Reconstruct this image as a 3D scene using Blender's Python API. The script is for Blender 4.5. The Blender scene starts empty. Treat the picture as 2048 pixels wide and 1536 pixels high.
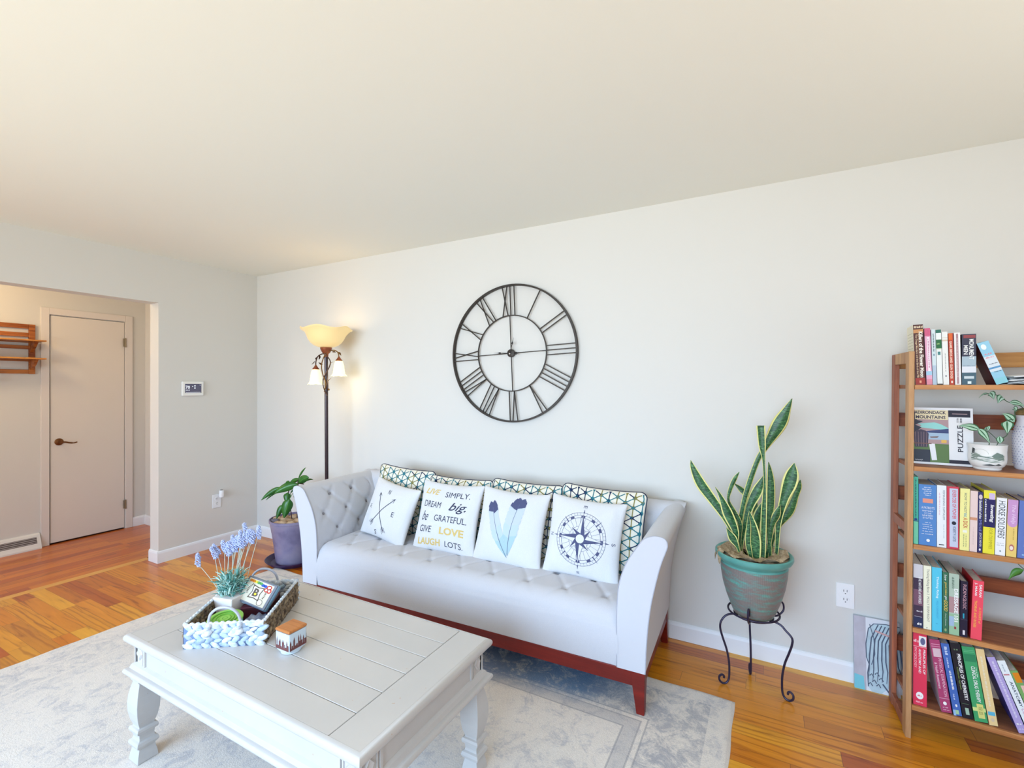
import bpy, bmesh, math, random
from mathutils import Vector, Matrix, noise
random.seed(7)
SC = bpy.context.scene
COL = SC.collection
PI = math.pi
R = math.radians

# ------------------------------------------------------------------ camera
cd = bpy.data.cameras.new('camera'); cam = bpy.data.objects.new('camera', cd); COL.objects.link(cam)
cam.location = (0, 0, 1.4102); cam.rotation_euler = (PI/2, 0, 0.4997)
cd.sensor_width = 36; cd.lens = 36*935.98/2048; cd.shift_y = 2.75/2048; cd.clip_start = .02
SC.camera = cam
# ------------------------------------------------------------------ light and exposure
SC.view_settings.view_transform = 'Standard'; SC.view_settings.look = 'None'
SC.view_settings.gamma = 1; SC.view_settings.use_curve_mapping = False
SC.view_settings.exposure = 0.11
W = bpy.data.worlds.new('world'); SC.world = W; W.use_nodes = True
W.node_tree.nodes['Background'].inputs[0].default_value = (.75, .87, 1, 1)
W.node_tree.nodes['Background'].inputs[1].default_value = 1.0

def area(name, loc, rot, sx, sy, power, col, spread=180):
    l = bpy.data.lights.new(name, 'AREA'); l.shape = 'RECTANGLE'; l.size = sx; l.size_y = sy
    l.energy = power; l.color = col; l.spread = R(spread)
    o = bpy.data.objects.new(name, l); COL.objects.link(o); o.location = loc; o.rotation_euler = rot
    return o
def point(name, loc, power, col, r=.05):
    l = bpy.data.lights.new(name, 'POINT'); l.energy = power; l.color = col; l.shadow_soft_size = r
    o = bpy.data.objects.new(name, l); COL.objects.link(o); o.location = loc
    return o
# daylight entering the windows behind the camera, plus two added upward fills
area('window_skylight', (-1.55, -2.2, 1.4), (R(60), 0, 0), 4.1, 1.7, 80, (.36, .63, 1), 100)
area('window_lawn_bounce', (-1.55, -2.18, 1.45), (R(122), 0, 0), 4.1, 1.7, 60, (1, 1, .84), 120)  # added fill, tilted up to brighten the ceiling and upper walls
area('side_window_lawn_bounce', (2.12, .4, 1.5), (R(140), 0, R(90)), 3.2, 1.5, 20, (1, 1, .88), 120)  # added weak fill from the right, aimed at the ceiling
# hallway ceiling fixture above and left of the opening
point('hall_ceiling_lamp', (-4.95, .75, 2.26), 17, (1, .70, .36), .09)
area('hall_daylight', (-4.95, -1.4, 1.2), (R(90), 0, 0), 1.1, 1.9, 6, (.95, .92, .9))  # unseen soft area light near the blank hall end wall

# ------------------------------------------------------------------ materials
MATS = {}
def lin(c):
    return tuple(((x/255+.055)/1.055)**2.4 if x > 10.3 else x/255/12.92 for x in c)
class NT:
    def __init__(s, m): s.t = m.node_tree; s.b = s.t.nodes['Principled BSDF']
    def n(s, ty, **kw):
        nd = s.t.nodes.new(ty)
        for k, v in kw.items():
            if k.startswith('i_'):
                key = k[2:]; key = int(key) if key.isdigit() else key.replace('_', ' ')
                if hasattr(v, 'is_linked') : s.t.links.new(v, nd.inputs[key])
                else: nd.inputs[key].default_value = v
            else: setattr(nd, k, v)
        return nd
    def l(s, a, b): s.t.links.new(a, b)
    def math(s, op, a, b=0.0, c=0.0):
        nd = s.t.nodes.new('ShaderNodeMath'); nd.operation = op
        for i, v in enumerate((a, b, c)):
            if hasattr(v, 'is_linked'): s.t.links.new(v, nd.inputs[i])
            else: nd.inputs[i].default_value = v
        return nd.outputs[0]
    def ramp(s, fac, stops, interp='LINEAR'):
        nd = s.t.nodes.new('ShaderNodeValToRGB'); cr = nd.color_ramp; cr.interpolation = interp
        while len(cr.elements) < len(stops): cr.elements.new(.5)
        for e, (p, c) in zip(cr.elements, stops):
            e.position = p; e.color = (*c, 1)
        s.l(fac, nd.inputs[0]); return nd.outputs[0]
    def mix(s, f, a, b, bt='MIX'):
        nd = s.t.nodes.new('ShaderNodeMix'); nd.data_type = 'RGBA'; nd.blend_type = bt
        for k, v in ((0, f), (6, a), (7, b)):
            if hasattr(v, 'is_linked'): s.l(v, nd.inputs[k])
            elif k == 0: nd.inputs[0].default_value = v
            else: nd.inputs[k].default_value = (*v[:3], 1)
        return nd.outputs[2]
    def bump(s, h, strength=.3, dist=.002):
        nd = s.n('ShaderNodeBump'); nd.inputs['Strength'].default_value = strength; nd.inputs['Distance'].default_value = dist
        s.l(h, nd.inputs['Height']); s.l(nd.outputs[0], s.b.inputs['Normal'])
def newmat(name, rough=.6, spec=.5, metal=0):
    m = bpy.data.materials.new(name); m.use_nodes = True; t = NT(m)
    t.b.inputs['Roughness'].default_value = rough; t.b.inputs['Specular IOR Level'].default_value = spec
    t.b.inputs['Metallic'].default_value = metal
    return m, t
def mat(name, rgb, rough=.6, spec=.4, metal=0, bump=0, bs=80, vary=0, emit=0, ecol=None, srgb=True):
    if name in MATS: return MATS[name]
    m, t = newmat(name, rough, spec, metal)
    c = lin(rgb) if srgb else rgb
    t.b.inputs['Base Color'].default_value = (*c, 1)
    tc = t.n('ShaderNodeTexCoord')
    if vary or bump:
        nz = t.n('ShaderNodeTexNoise', i_Vector=tc.outputs['Object'], i_Scale=float(bs), i_Detail=4.0)
        if vary:
            f = t.ramp(nz.outputs[0], [(.3, tuple(x*(1-vary) for x in c)), (.7, tuple(min(1, x*(1+vary)) for x in c))])
            t.l(f, t.b.inputs['Base Color'])
        if bump: t.bump(nz.outputs[0], bump)
    if emit:
        t.b.inputs['Emission Color'].default_value = (*(lin(ecol) if ecol else c), 1)
        t.b.inputs['Emission Strength'].default_value = emit
    MATS[name] = m; return m
def wood(name, a, b, axis=0, scale=14, rough=.42, stretch=14):
    if name in MATS: return MATS[name]
    m, t = newmat(name, rough, .4)
    tc = t.n('ShaderNodeTexCoord'); mp = t.n('ShaderNodeMapping', i_Vector=tc.outputs['Object'])
    sc = [1.0]*3; sc = [stretch if i != axis else 1.0 for i in range(3)]
    mp.inputs['Scale'].default_value = sc
    n1 = t.n('ShaderNodeTexNoise', i_Vector=mp.outputs[0], i_Scale=float(scale)/4, i_Detail=6.0, i_Distortion=.6)
    n2 = t.n('ShaderNodeTexNoise', i_Vector=mp.outputs[0], i_Scale=float(scale)*2, i_Detail=3.0)
    f = t.math('ADD', t.math('MULTIPLY', n1.outputs[0], .75), t.math('MULTIPLY', n2.outputs[0], .25))
    t.l(t.ramp(f, [(.33, lin(a)), (.66, lin(b))]), t.b.inputs['Base Color'])
    t.bump(n2.outputs[0], .12)
    MATS[name] = m; return m

M_wall = mat('wall_paint', (219, 217, 213), .85, .2, bump=.05, bs=300)
M_ceil = mat('ceiling_paint', (239, 240, 233), .9, .15, bump=.04, bs=200)
M_trim = mat('trim_paint', (238, 239, 243), .4, .4)
M_door = mat('door_paint', (226, 219, 212), .5, .3)

def floor_mat(name, along_x=True, tone=((208,112,12),(226,154,34),(180,80,10),(214,128,20),(234,170,48),(170,72,12),(220,140,32))):
    m, t = newmat(name, .3, .45)
    tc = t.n('ShaderNodeTexCoord'); sx = t.n('ShaderNodeSeparateXYZ', i_0=tc.outputs['Object'])
    X, Y = (sx.outputs[0], sx.outputs[1]) if along_x else (sx.outputs[1], sx.outputs[0])
    pw = .081
    yr = t.math('DIVIDE', Y, pw); row = t.math('FLOOR', yr); fy = t.math('FRACT', yr)
    wn = t.n('ShaderNodeTexWhiteNoise', noise_dimensions='1D'); t.l(row, wn.inputs['W'])
    off = t.math('MULTIPLY', wn.outputs[0], 7.3)
    xr = t.math('DIVIDE', t.math('ADD', X, off), .78); seg = t.math('FLOOR', xr); fx = t.math('FRACT', xr)
    cb = t.n('ShaderNodeCombineXYZ', i_0=row, i_1=seg)
    wn2 = t.n('ShaderNodeTexWhiteNoise', noise_dimensions='2D'); t.l(cb.outputs[0], wn2.inputs['Vector'])
    base = t.ramp(wn2.outputs[0], [(i/(len(tone)), lin(c)) for i, c in enumerate(tone)], 'LINEAR')
    # grain
    v = t.n('ShaderNodeCombineXYZ', i_0=t.math('MULTIPLY', X, 1.6), i_1=t.math('MULTIPLY', Y, 17.0), i_2=t.math('MULTIPLY', wn2.outputs[0], 40.0))
    g = t.n('ShaderNodeTexNoise', i_Vector=v.outputs[0], i_Scale=1.6, i_Detail=7.0, i_Distortion=1.4)
    v2 = t.n('ShaderNodeCombineXYZ', i_0=t.math('MULTIPLY', X, 3.0), i_1=t.math('MULTIPLY', Y, 14.0), i_2=t.math('MULTIPLY', wn2.outputs[0], 60.0))
    wv = t.n('ShaderNodeTexWave', i_Vector=v2.outputs[0], i_Scale=1.1, i_Distortion=7.0, i_Detail=3.0, i_Detail_Scale=.6)
    wv.wave_type = 'RINGS'
    gr = t.ramp(g.outputs[0], [(.27, (.5, .34, .24)), (.42, (.93, .9, .86)), (.75, (1.1, 1.1, 1.1))])
    c = t.mix(1.0, base, gr, 'MULTIPLY')
    wr = t.ramp(wv.outputs[0], [(.0, (.62, .46, .36)), (.3, (1, 1, 1))])
    sel = t.math('GREATER_THAN', wn2.outputs['Color'] if False else t.math('FRACT', t.math('MULTIPLY', wn2.outputs[0], 7.7)), .72)
    c = t.mix(t.math('MULTIPLY', sel, .7), c, t.mix(1.0, c, wr, 'MULTIPLY'))
    e1 = t.math('LESS_THAN', fy, .022); e2 = t.math('LESS_THAN', fx, .0028)
    gap = t.math('MAXIMUM', e1, e2)
    c = t.mix(t.math('MULTIPLY', gap, .55), c, lin((92, 48, 20)))
    t.l(c, t.b.inputs['Base Color'])
    t.bump(t.math('SUBTRACT', t.math('MULTIPLY', g.outputs[0], .2), gap), .12, .001)
    t.b.inputs['Coat Weight'].default_value = .25; t.b.inputs['Coat Roughness'].default_value = .18
    return m
M_floor = floor_mat('oak_floor')
M_floor_h = floor_mat('oak_floor_hall', False, ((194,94,10),(208,114,16),(178,80,8),(200,104,12),(212,122,20)))

# ------------------------------------------------------------------ mesh builder
class MB:
    def __init__(s): s.v = []; s.f = []; s.m = []; s.T = None
    def add(s, vs, fs, mi=0):
        b = len(s.v)
        s.v += [tuple(s.T @ Vector(p)) if s.T else tuple(p) for p in vs]
        for f in fs: s.f.append(tuple(i+b for i in f)); s.m.append(mi)
        return s
    def box(s, a, b, mi=0):
        x0, y0, z0 = a; x1, y1, z1 = b
        vs = [(x0,y0,z0),(x1,y0,z0),(x1,y1,z0),(x0,y1,z0),(x0,y0,z1),(x1,y0,z1),(x1,y1,z1),(x0,y1,z1)]
        return s.add(vs, [(3,2,1,0),(4,5,6,7),(0,1,5,4),(1,2,6,5),(2,3,7,6),(3,0,4,7)], mi)
    def hexa(s, vs, mi=0):
        return s.add(vs, [(3,2,1,0),(4,5,6,7),(0,1,5,4),(1,2,6,5),(2,3,7,6),(3,0,4,7)], mi)
    def quad(s, a, b, c, d, mi=0): return s.add([a, b, c, d], [(0,1,2,3)], mi)
    def grid(s, fn, nu, nv, mi=0, closeu=False, closev=False):
        vs = [fn(i/(nu if closeu else nu), j/(nv)) for j in range(nv+(0 if closev else 1)) for i in range(nu+(0 if closeu else 1))]
        cu = nu if closeu else nu+1; cv = nv if closev else nv+1
        fs = []; 
        for j in range(nv):
            for i in range(nu):
                a = j*cu+i; b = j*cu+(i+1) % cu; c = ((j+1) % cv)*cu+(i+1) % cu; d = ((j+1) % cv)*cu+i
                fs.append((a, b, c, d))
        if callable(mi):
            b0 = len(s.v); s.add(vs, fs, 0)
            for k in range(len(fs)):
                s.m[-len(fs)+k] = mi((k % nu+.5)/nu, (k//nu+.5)/nv)
        else: s.add(vs, fs, mi)
        return s
    def lathe(s, prof, c=(0,0,0), n=40, mi=0, wave=None, cap=False):
        vs = []
        for k, (r, z) in enumerate(prof):
            for i in range(n):
                a = 2*PI*i/n; rr, zz = (r, z) if wave is None else wave(r, z, a, k)
                vs.append((c[0]+rr*math.cos(a), c[1]+rr*math.sin(a), c[2]+zz))
        fs = [(j*n+i, j*n+(i+1) % n, (j+1)*n+(i+1) % n, (j+1)*n+i) for j in range(len(prof)-1) for i in range(n)]
        if cap: fs += [tuple(range(n))[::-1], tuple((len(prof)-1)*n+i for i in range(n))]
        return s.add(vs, fs, mi)
    def tube(s, pts, r, n=8, mi=0, closed=False, cap=True):
        P = [Vector(p) for p in pts]; N = len(P)
        rs = r if isinstance(r, (list, tuple)) else [r]*N
        vs = []; prev = None
        for i in range(N):
            if closed: t = P[(i+1) % N]-P[i-1]
            else: t = P[min(i+1, N-1)]-P[max(i-1, 0)]
            if t.length < 1e-9: t = Vector((0,0,1))
            t.normalize()
            if prev is None:
                u = t.orthogonal().normalized()
            else:
                u = prev-t*prev.dot(t)
                u = u.normalized() if u.length > 1e-6 else t.orthogonal().normalized()
            prev = u; w = t.cross(u)
            for k in range(n):
                a = 2*PI*k/n; vs.append(tuple(P[i]+(u*math.cos(a)+w*math.sin(a))*rs[i]))
        m = N if closed else N-1
        fs = [(i*n+k, i*n+(k+1) % n, ((i+1) % N)*n+(k+1) % n, ((i+1) % N)*n+k) for i in range(m) for k in range(n)]
        if cap and not closed: fs += [tuple(range(n))[::-1], tuple((N-1)*n+k for k in range(n))]
        return s.add(vs, fs, mi)
    def ball(s, c, r, nu=10, nv=7, mi=0, sc=(1,1,1), rot=None):
        def fn(u, v):
            a = 2*PI*u; b = PI*(v-.5)
            p = Vector((math.cos(b)*math.cos(a)*sc[0], math.cos(b)*math.sin(a)*sc[1], math.sin(b)*sc[2]))*r
            if rot: p = rot @ p
            return (c[0]+p.x, c[1]+p.y, c[2]+p.z)
        return s.grid(fn, nu, nv, mi, closeu=True)
    def text(s, T, fn, mi=0):
        vs, fs = T; return s.add([fn(x, y) for x, y in vs], fs, mi)
    def build(s, name, mats, parent=None, smooth=False, bevel=0, solid=0, seg=2, sub=0, ang=35):
        me = bpy.data.meshes.new(name); me.from_pydata(s.v, [], s.f)
        if not isinstance(mats, (list, tuple)): mats = [mats]
        for m in mats: me.materials.append(m)
        me.polygons.foreach_set('material_index', s.m)
        me.update()
        if smooth:
            me.polygons.foreach_set('use_smooth', [True]*len(me.polygons))
            if smooth != 'all': me.set_sharp_from_angle(angle=R(ang))
        o = bpy.data.objects.new(name, me); COL.objects.link(o)
        if parent: o.parent = parent
        if solid:
            md = o.modifiers.new('solid', 'SOLIDIFY'); md.thickness = solid; md.offset = 0
        if bevel:
            md = o.modifiers.new('bevel', 'BEVEL'); md.width = bevel; md.segments = seg; md.limit_method = 'ANGLE'; md.angle_limit = R(40)
        if sub:
            md = o.modifiers.new('sub', 'SUBSURF'); md.levels = sub; md.render_levels = sub
        return o
def thing(name, label, cat, loc=(0,0,0), rot=(0,0,0), group=None):
    o = bpy.data.objects.new(name, None); COL.objects.link(o); o.location = loc
    o.rotation_euler = rot if isinstance(rot, (tuple, list)) else (0, 0, rot)
    o.empty_display_size = .05
    return tag(o, label, cat, group)
def tag(o, label, cat, group=None):
    o['label'] = label; o['category'] = cat
    if group: o['group'] = group
    return o
def struct(o): o['kind'] = 'structure'; return o
def lab(o, l): o['label'] = l; return o
def catmull(P, n=6):
    P = [Vector(p) for p in P]; out = []
    for i in range(len(P)-1):
        a = P[max(i-1, 0)]; b = P[i]; c = P[i+1]; d = P[min(i+2, len(P)-1)]
        for k in range(n):
            t = k/n
            out.append(.5*((2*b)+(c-a)*t+(2*a-5*b+4*c-d)*t*t+(3*b-a-3*c+d)*t**3))
    out.append(P[-1]); return out
TC = {}
def text2d(body, w, h, shear=0, bold=0, maxlen=0, keep=False):
    """2D triangles of a text scaled to the box w x h, centred on 0"""
    key = (body, shear, bold)
    if key not in TC:
        cu = bpy.data.curves.new('t', 'FONT'); cu.body = body; cu.shear = shear; cu.offset = bold; cu.resolution_u = 3
        ob = bpy.data.objects.new('t', cu); COL.objects.link(ob)
        dg = bpy.context.evaluated_depsgraph_get(); dg.update()
        me = bpy.data.meshes.new_from_object(ob.evaluated_get(dg))
        TC[key] = ([(v.co.x, v.co.y) for v in me.vertices], [tuple(p.vertices) for p in me.polygons])
        bpy.data.objects.remove(ob); bpy.data.curves.remove(cu); bpy.data.meshes.remove(me)
    vs, fs = TC[key]
    x0 = min(v[0] for v in vs); x1 = max(v[0] for v in vs); y0 = min(v[1] for v in vs); y1 = max(v[1] for v in vs)
    sx = w/(x1-x0); sy = h/(y1-y0)
    if keep: sx = sy = min(sx, sy)
    vs = [((x-(x0+x1)/2)*sx, (y-(y0+y1)/2)*sy) for x, y in vs]
    if maxlen: return refine(vs, fs, maxlen)
    return vs, fs
def refine(vs, fs, L):
    bm = bmesh.new(); bv = [bm.verts.new((x, y, 0)) for x, y in vs]
    for f in fs:
        try: bm.faces.new([bv[i] for i in f])
        except ValueError: pass
    bmesh.ops.triangulate(bm, faces=bm.faces[:])
    for _ in range(5):
        es = [e for e in bm.edges if e.calc_length() > L]
        if not es: break
        bmesh.ops.subdivide_edges(bm, edges=es, cuts=1)
        bmesh.ops.triangulate(bm, faces=[f for f in bm.faces if len(f.verts) > 3])
    bm.verts.index_update()
    out = ([(v.co.x, v.co.y) for v in bm.verts], [tuple(v.index for v in f.verts) for f in bm.faces])
    bm.free(); return out
def strip2d(pts, w, L=.012):
    """a polyline stroke in 2D, w number or list"""
    n = len(pts); ws = w if isinstance(w, (list, tuple)) else [w]*n; out = []
    P = []; Wd = []
    for i in range(n-1):
        d = math.dist(pts[i], pts[i+1]); k = max(1, int(d/L))
        for j in range(k):
            t = j/k; P.append((pts[i][0]+(pts[i+1][0]-pts[i][0])*t, pts[i][1]+(pts[i+1][1]-pts[i][1])*t)); Wd.append(ws[i]+(ws[i+1]-ws[i])*t)
    P.append(pts[-1]); Wd.append(ws[-1])
    vs = []; 
    for i, p in enumerate(P):
        a = P[max(0, i-1)]; b = P[min(len(P)-1, i+1)]; dx, dy = b[0]-a[0], b[1]-a[1]; l = math.hypot(dx, dy) or 1
        nx, ny = -dy/l*Wd[i]/2, dx/l*Wd[i]/2
        vs += [(p[0]+nx, p[1]+ny), (p[0]-nx, p[1]-ny)]
    return vs, [(2*i+1, 2*i+3, 2*i+2, 2*i) for i in range(len(P)-1)]
def poly2d(pts, L=.02): return refine(pts, [tuple(range(len(pts)))], L)
def circ2d(cx, cy, r, w, n=48):
    return strip2d([(cx+r*math.cos(2*PI*i/n), cy+r*math.sin(2*PI*i/n)) for i in range(n+1)], w, 1)
def disc2d(cx, cy, rx, ry=None, n=20): 
    ry = ry or rx
    return [(cx+rx*math.cos(2*PI*i/n), cy+ry*math.sin(2*PI*i/n)) for i in range(n)], [tuple(range(n))]

def ribbon(mb, pts, widths, side, fr, mats, fold=0, up=None, smoothn=5):
    """leaf blade: path, widths, side direction; fr = cross fractions, mats between them"""
    P = catmull(pts, smoothn)
    Ws = [v.x for v in catmull([(w, 0, 0) for w in widths], smoothn)]
    vs = []; n = len(fr)
    for i, p in enumerate(P):
        t = (P[min(i+1, len(P)-1)]-P[max(i-1, 0)]).normalized()
        s_ = side(i/(len(P)-1)) if callable(side) else Vector(side)
        s_ = (s_-t*s_.dot(t)).normalized(); nn = t.cross(s_)
        w = max(Ws[i], .0008)/2
        for f in fr: vs.append(tuple(p+s_*f*w+nn*abs(f)*fold*w))
    b = [];
    for i in range(len(P)-1):
        for k in range(n-1): b.append(((i*n+k, i*n+k+1, (i+1)*n+k+1, (i+1)*n+k), mats[k]))
    b0 = len(mb.v); mb.add(vs, [])
    for f, mi in b: mb.f.append(tuple(i+b0 for i in f)); mb.m.append(mi)
def leaf(mb, base, tip, w, side, fr, mats, fold=.25, droop=0.0, shape=(.05, .75, 1, .8, .35, .02)):
    b = Vector(base); t = Vector(tip); n = len(shape); pts = []
    for i in range(n):
        k = i/(n-1); p = b.lerp(t, k); p.z += droop*4*k*(1-k); pts.append(p)
    ribbon(mb, pts, [w*x for x in shape], side, fr, mats, fold, smoothn=3)
# ================================================================== THE ROOM
X0, D, H = -4.2406, 2.7318, 2.44
XH = -5.57; TH = .13; YO = 1.915; ZO = 2.066
XR, YB = 2.2, -2.3
def sbox(name, a, b, m, bevel=0): return struct(MB().box(a, b).build(name, m, bevel=bevel))
sbox('floor', (-4.40, YB, -.05), (XR, D, 0), M_floor)
sbox('floor', (XH, -1.6, -.05), (-4.465, 2.41, 0), M_floor_h)
sbox('trim_1', (-4.465, -1.6, -.05), (-4.40, 1.93, .0005), wood('threshold_oak', (214, 152, 66), (230, 180, 96), 1, rough=.3))
sbox('ceiling', (X0-TH, YB, H), (XR, D, H+.05), M_ceil)
sbox('ceiling', (XH, -1.6, H), (X0-TH, 2.41, H+.05), M_ceil)
sbox('wall_back', (X0-TH, D, 0), (XR, D+.1, H), M_wall)
w = MB(); _o = [(YB, 0), (-1.2, 0), (-1.2, ZO), (YO, ZO), (YO, 0), (D, 0), (D, H), (YB, H)]
w.add([(x, y, z) for x in (X0-TH, X0) for y, z in _o], [tuple(range(8))[::-1], tuple(range(8, 16))]+[(i, (i+1) % 8, 8+(i+1) % 8, 8+i) for i in range(8)])
struct(w.build('wall_left', M_wall))
w = MB()   # wall with the wide window behind the camera
w.box((X0, YB-.1, 0), (XR, YB, .4)); w.box((X0, YB-.1, 2.3), (XR, YB, H)); w.box((X0, YB-.1, .4), (-3.7, YB, 2.3)); w.box((.6, YB-.1, .4), (XR, YB, 2.3))
struct(w.build('wall_front', M_wall))
w = MB()
w.box((XR, YB, 0), (XR+.1, D, .4)); w.box((XR, YB, 2.3), (XR+.1, D, H)); w.box((XR, YB, .4), (XR+.1, -1.2, 2.3)); w.box((XR, 2.0, .4), (XR+.1, D, 2.3))
struct(w.build('wall_right', mat('tan_wall_paint', (170, 150, 134), .85, .2)))  # unseen wall, toned tan to weaken light bouncing in from the right
for i, (a, b) in enumerate((((-3.7, YB-.09, .4), (.6, YB-.05, 2.3)), ((XR+.05, -1.2, .4), (XR+.09, 2.0, 2.3)))):
    f = MB(); ax = 0 if i == 0 else 1
    L0, L1 = a[ax], b[ax]
    def seg(l0, l1, z0, z1):
        p = list(a); q = list(b); p[ax] = l0; q[ax] = l1; p[2] = z0; q[2] = z1; f.box(p, q)
    seg(L0, L1, .4, .45); seg(L0, L1, 2.25, 2.3)
    for k in range(4):
        l = L0+(L1-L0-.05)*k/3; seg(l, l+.05, .45, 2.25)
    struct(f.build('window_%d' % (i+1), M_trim))
# hallway shell
w = MB(); w.box((XH-.1, -1.6, 0), (XH, 1.672, H)); w.box((XH-.1, 2.222, 0), (XH, 2.41, H)); w.box((XH-.1, 1.672, 2.034), (XH, 2.222, H))
struct(w.build('wall_hall', M_wall))
sbox('wall_hall_side', (XH-.1, 2.397, 0), (X0-TH, 2.497, H), M_wall)
sbox('wall_hall_front', (XH-.1, -1.7, 0), (X0-TH, -1.6, H), M_wall)
# baseboards with a rounded top edge
def baseboard(name, p, q, nrm, h=.093, t=.013):
    p = Vector((*p, 0)); q = Vector((*q, 0)); n = Vector((*nrm, 0))*1
    pr = [(0, 0), (t, 0), (t, h-.018), (t*.75, h-.006), (t*.35, h), (0, h)]
    vs = [tuple(e+n*a+Vector((0, 0, b))) for e in (p, q) for a, b in pr]; k = len(pr)
    mb = MB().add(vs, [(i, (i+1) % k, k+(i+1) % k, k+i) for i in range(k)]+[tuple(range(k))[::-1], tuple(range(k, 2*k))])
    o = mb.build(name, M_trim); bm = bmesh.new(); bm.from_mesh(o.data); bmesh.ops.recalc_face_normals(bm, faces=bm.faces[:]); bm.to_mesh(o.data); bm.free()
    return struct(o)
baseboard('baseboard_back', (X0, D), (XR, D), (0, -1))
baseboard('baseboard_left', (X0, YO-.013), (X0, D-.013), (1, 0))
baseboard('baseboard_opening', (X0-TH, YO), (X0, YO), (0, -1))
baseboard('baseboard_hall', (XH, 2.285), (XH, 2.397), (1, 0))
baseboard('baseboard_hall_side', (XH+.013, 2.397), (X0-TH, 2.397), (0, -1))
# thin vertical casing in the hall corner beside the closet door
mb = MB(); mb.box((XH+.25, 2.38, .093), (XH+.31, 2.397, H)); struct(mb.build('trim_2', M_trim, bevel=.003))
# hall door: casing and leaf
mb = MB()
for a, b in (((XH, 1.612, 0), (XH+.016, 1.668, 2.096)), ((XH, 2.226, 0), (XH+.016, 2.284, 2.096)), ((XH, 1.668, 2.038), (XH+.016, 2.226, 2.096))): mb.box(a, b)
struct(mb.build('trim_3', mat('casing_paint', (226, 219, 214), .5, .3), bevel=.003))
d = MB().box((XH-.035, 1.676, .012), (XH+.004, 2.219, 2.03)).build('door_1', M_door, bevel=.002); struct(d)
M_bronze = mat('aged_bronze', (120, 78, 46), .3, .5, .85)
mb = MB(); mb.T = Matrix.Translation((XH+.004, 1.733, .905)) @ Matrix.Rotation(R(90), 4, 'Y'); mb.lathe([(0, 0), (.031, 0), (.031, .006), (.024, .011), (0, .012)], n=28); mb.T = None
mb.tube(catmull([(XH+.01, 1.733, .905), (XH+.055, 1.735, .905), (XH+.062, 1.76, .903), (XH+.06, 1.79, .894), (XH+.058, 1.82, .89), (XH+.058, 1.842, .896)], 4), [.009]*6+[.007]*9+[.005]*6, 10)
mb.build('door_handle', M_bronze, d, smooth=True)
for z in (1.83, 1.10, .24):
    if z == 1.10: continue
    MB().tube([(XH+.018, 2.2235, z-.045), (XH+.018, 2.2235, z+.045)], .0065, 8).box((XH+.016, 2.205, z-.04), (XH+.0175, 2.2215, z+.04)).build('hinge', mat('hinge_metal', (150, 138, 118), .35, .5, .8), d, smooth=True)
sbox('floor', (XH-.3, 1.6, -.06), (XH-.0, 2.3, -.001), mat('closet_floor', (60, 30, 18), .6))
sbox('wall_closet', (XH-.3, 1.5, 0), (XH-.28, 2.4, 2.1), mat('closet_dark', (90, 80, 76), .9))

# ------------------------------------------------------------------ register (floor vent) along the hall wall
v = thing('floor_register', 'white baseboard heat register with two slotted grilles, beside the hall door', 'vent', (XH, .6, 0))
mb = MB(); pr = [(0, 0), (.062, 0), (.062, .012), (.055, .028), (.02, .118), (0, .128)]
def ext(mb, pr, y0, y1, mi=0):
    k = len(pr); mb.add([(a, y, b) for y in (y0, y1) for a, b in pr], [(i, (i+1) % k, k+(i+1) % k, k+i)[::-1] for i in range(k)]+[tuple(range(k)), tuple(range(k, 2*k))[::-1]], mi)
ext(mb, pr, 0, 1.005); mb.build('housing', mat('register_white', (232, 230, 226), .4), v)
for y0 in (.37, .735, .05):
    y1 = y0+.245
    g = MB(); sl = Vector((-.035, 0, .09)).normalized(); nn = Vector((.93, 0, .36))
    def P(y, t): return tuple(Vector((.055, y, .028))+Vector((-.035, 0, .09))*t+nn*.0012)
    g.quad(P(y0, .22), P(y1, .22), P(y1, .8), P(y0, .8), 0)
    for k in range(4):
        t = .27+k*.15
        a = [Vector(P(y, tt))+nn*.001 for y, tt in ((y0, t), (y1, t), (y1, t+.05), (y0, t+.05))]
        g.quad(*[tuple(x) for x in a], 1)
    g.build('grille', [mat('register_dark', (92, 84, 84), .6), mat('register_louver', (176, 170, 168), .5)], v)

# ------------------------------------------------------------------ coat rack shelf in the hall
wr = wood('rack_wood', (120, 52, 20), (196, 122, 58), 1, 10, .35)
rk = thing('wall_rack', 'slatted brown wooden wall rack with two narrow shelves, left of the hall door', 'wall rack', (XH, .8, 1.72))
MB().box((.002, .735, -.212), (.022, .775, .213)).build('stile', wr, rk, bevel=.002)
MB().box((.002, 0, -.212), (.022, .04, .213)).build('stile', wr, rk, bevel=.002)
for z0, z1 in ((.175, .213), (.105, .14), (-.0, .03), (-.06-.045, -.075+.0), (-.21, -.175), (.055, .072)):
    MB().box((.004, .04, z0), (.018, .735, z1)).build('slat', wr, rk, bevel=.002)
for z, dp in ((.073, .16), (-.078, .16)):
    s_ = MB()
    s_.box((.022, -.02, z-.012), (.022+dp, .80, z)); s_.build('shelf', wood('rack_shelf_wood', (150, 80, 30), (214, 148, 70), 1, 10, .35), rk, bevel=.002)
    for y in (.742, .02):
        b = MB(); pts = [(.022, z-.012), (.14, z-.012), (.10, z-.05), (.045, z-.085), (.022, z-.10)]; k = len(pts)
        b.add([(x, yy, zz) for yy in (y, y+.02) for x, zz in pts], [tuple(range(k)), tuple(range(k, 2*k))[::-1]]+[(i, (i+1) % k, k+(i+1) % k, k+i)[::-1] for i in range(k)])
        b.build('bracket', wr, rk)
MB().tube(catmull([(.02, .545, -.19), (.05, .545, -.195), (.055, .545, -.25), (.03, .545, -.27), (.045, .545, -.235)], 4), .006, 8).build('hook', mat('hook_black', (28, 24, 34), .4), rk, smooth=True)
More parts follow.
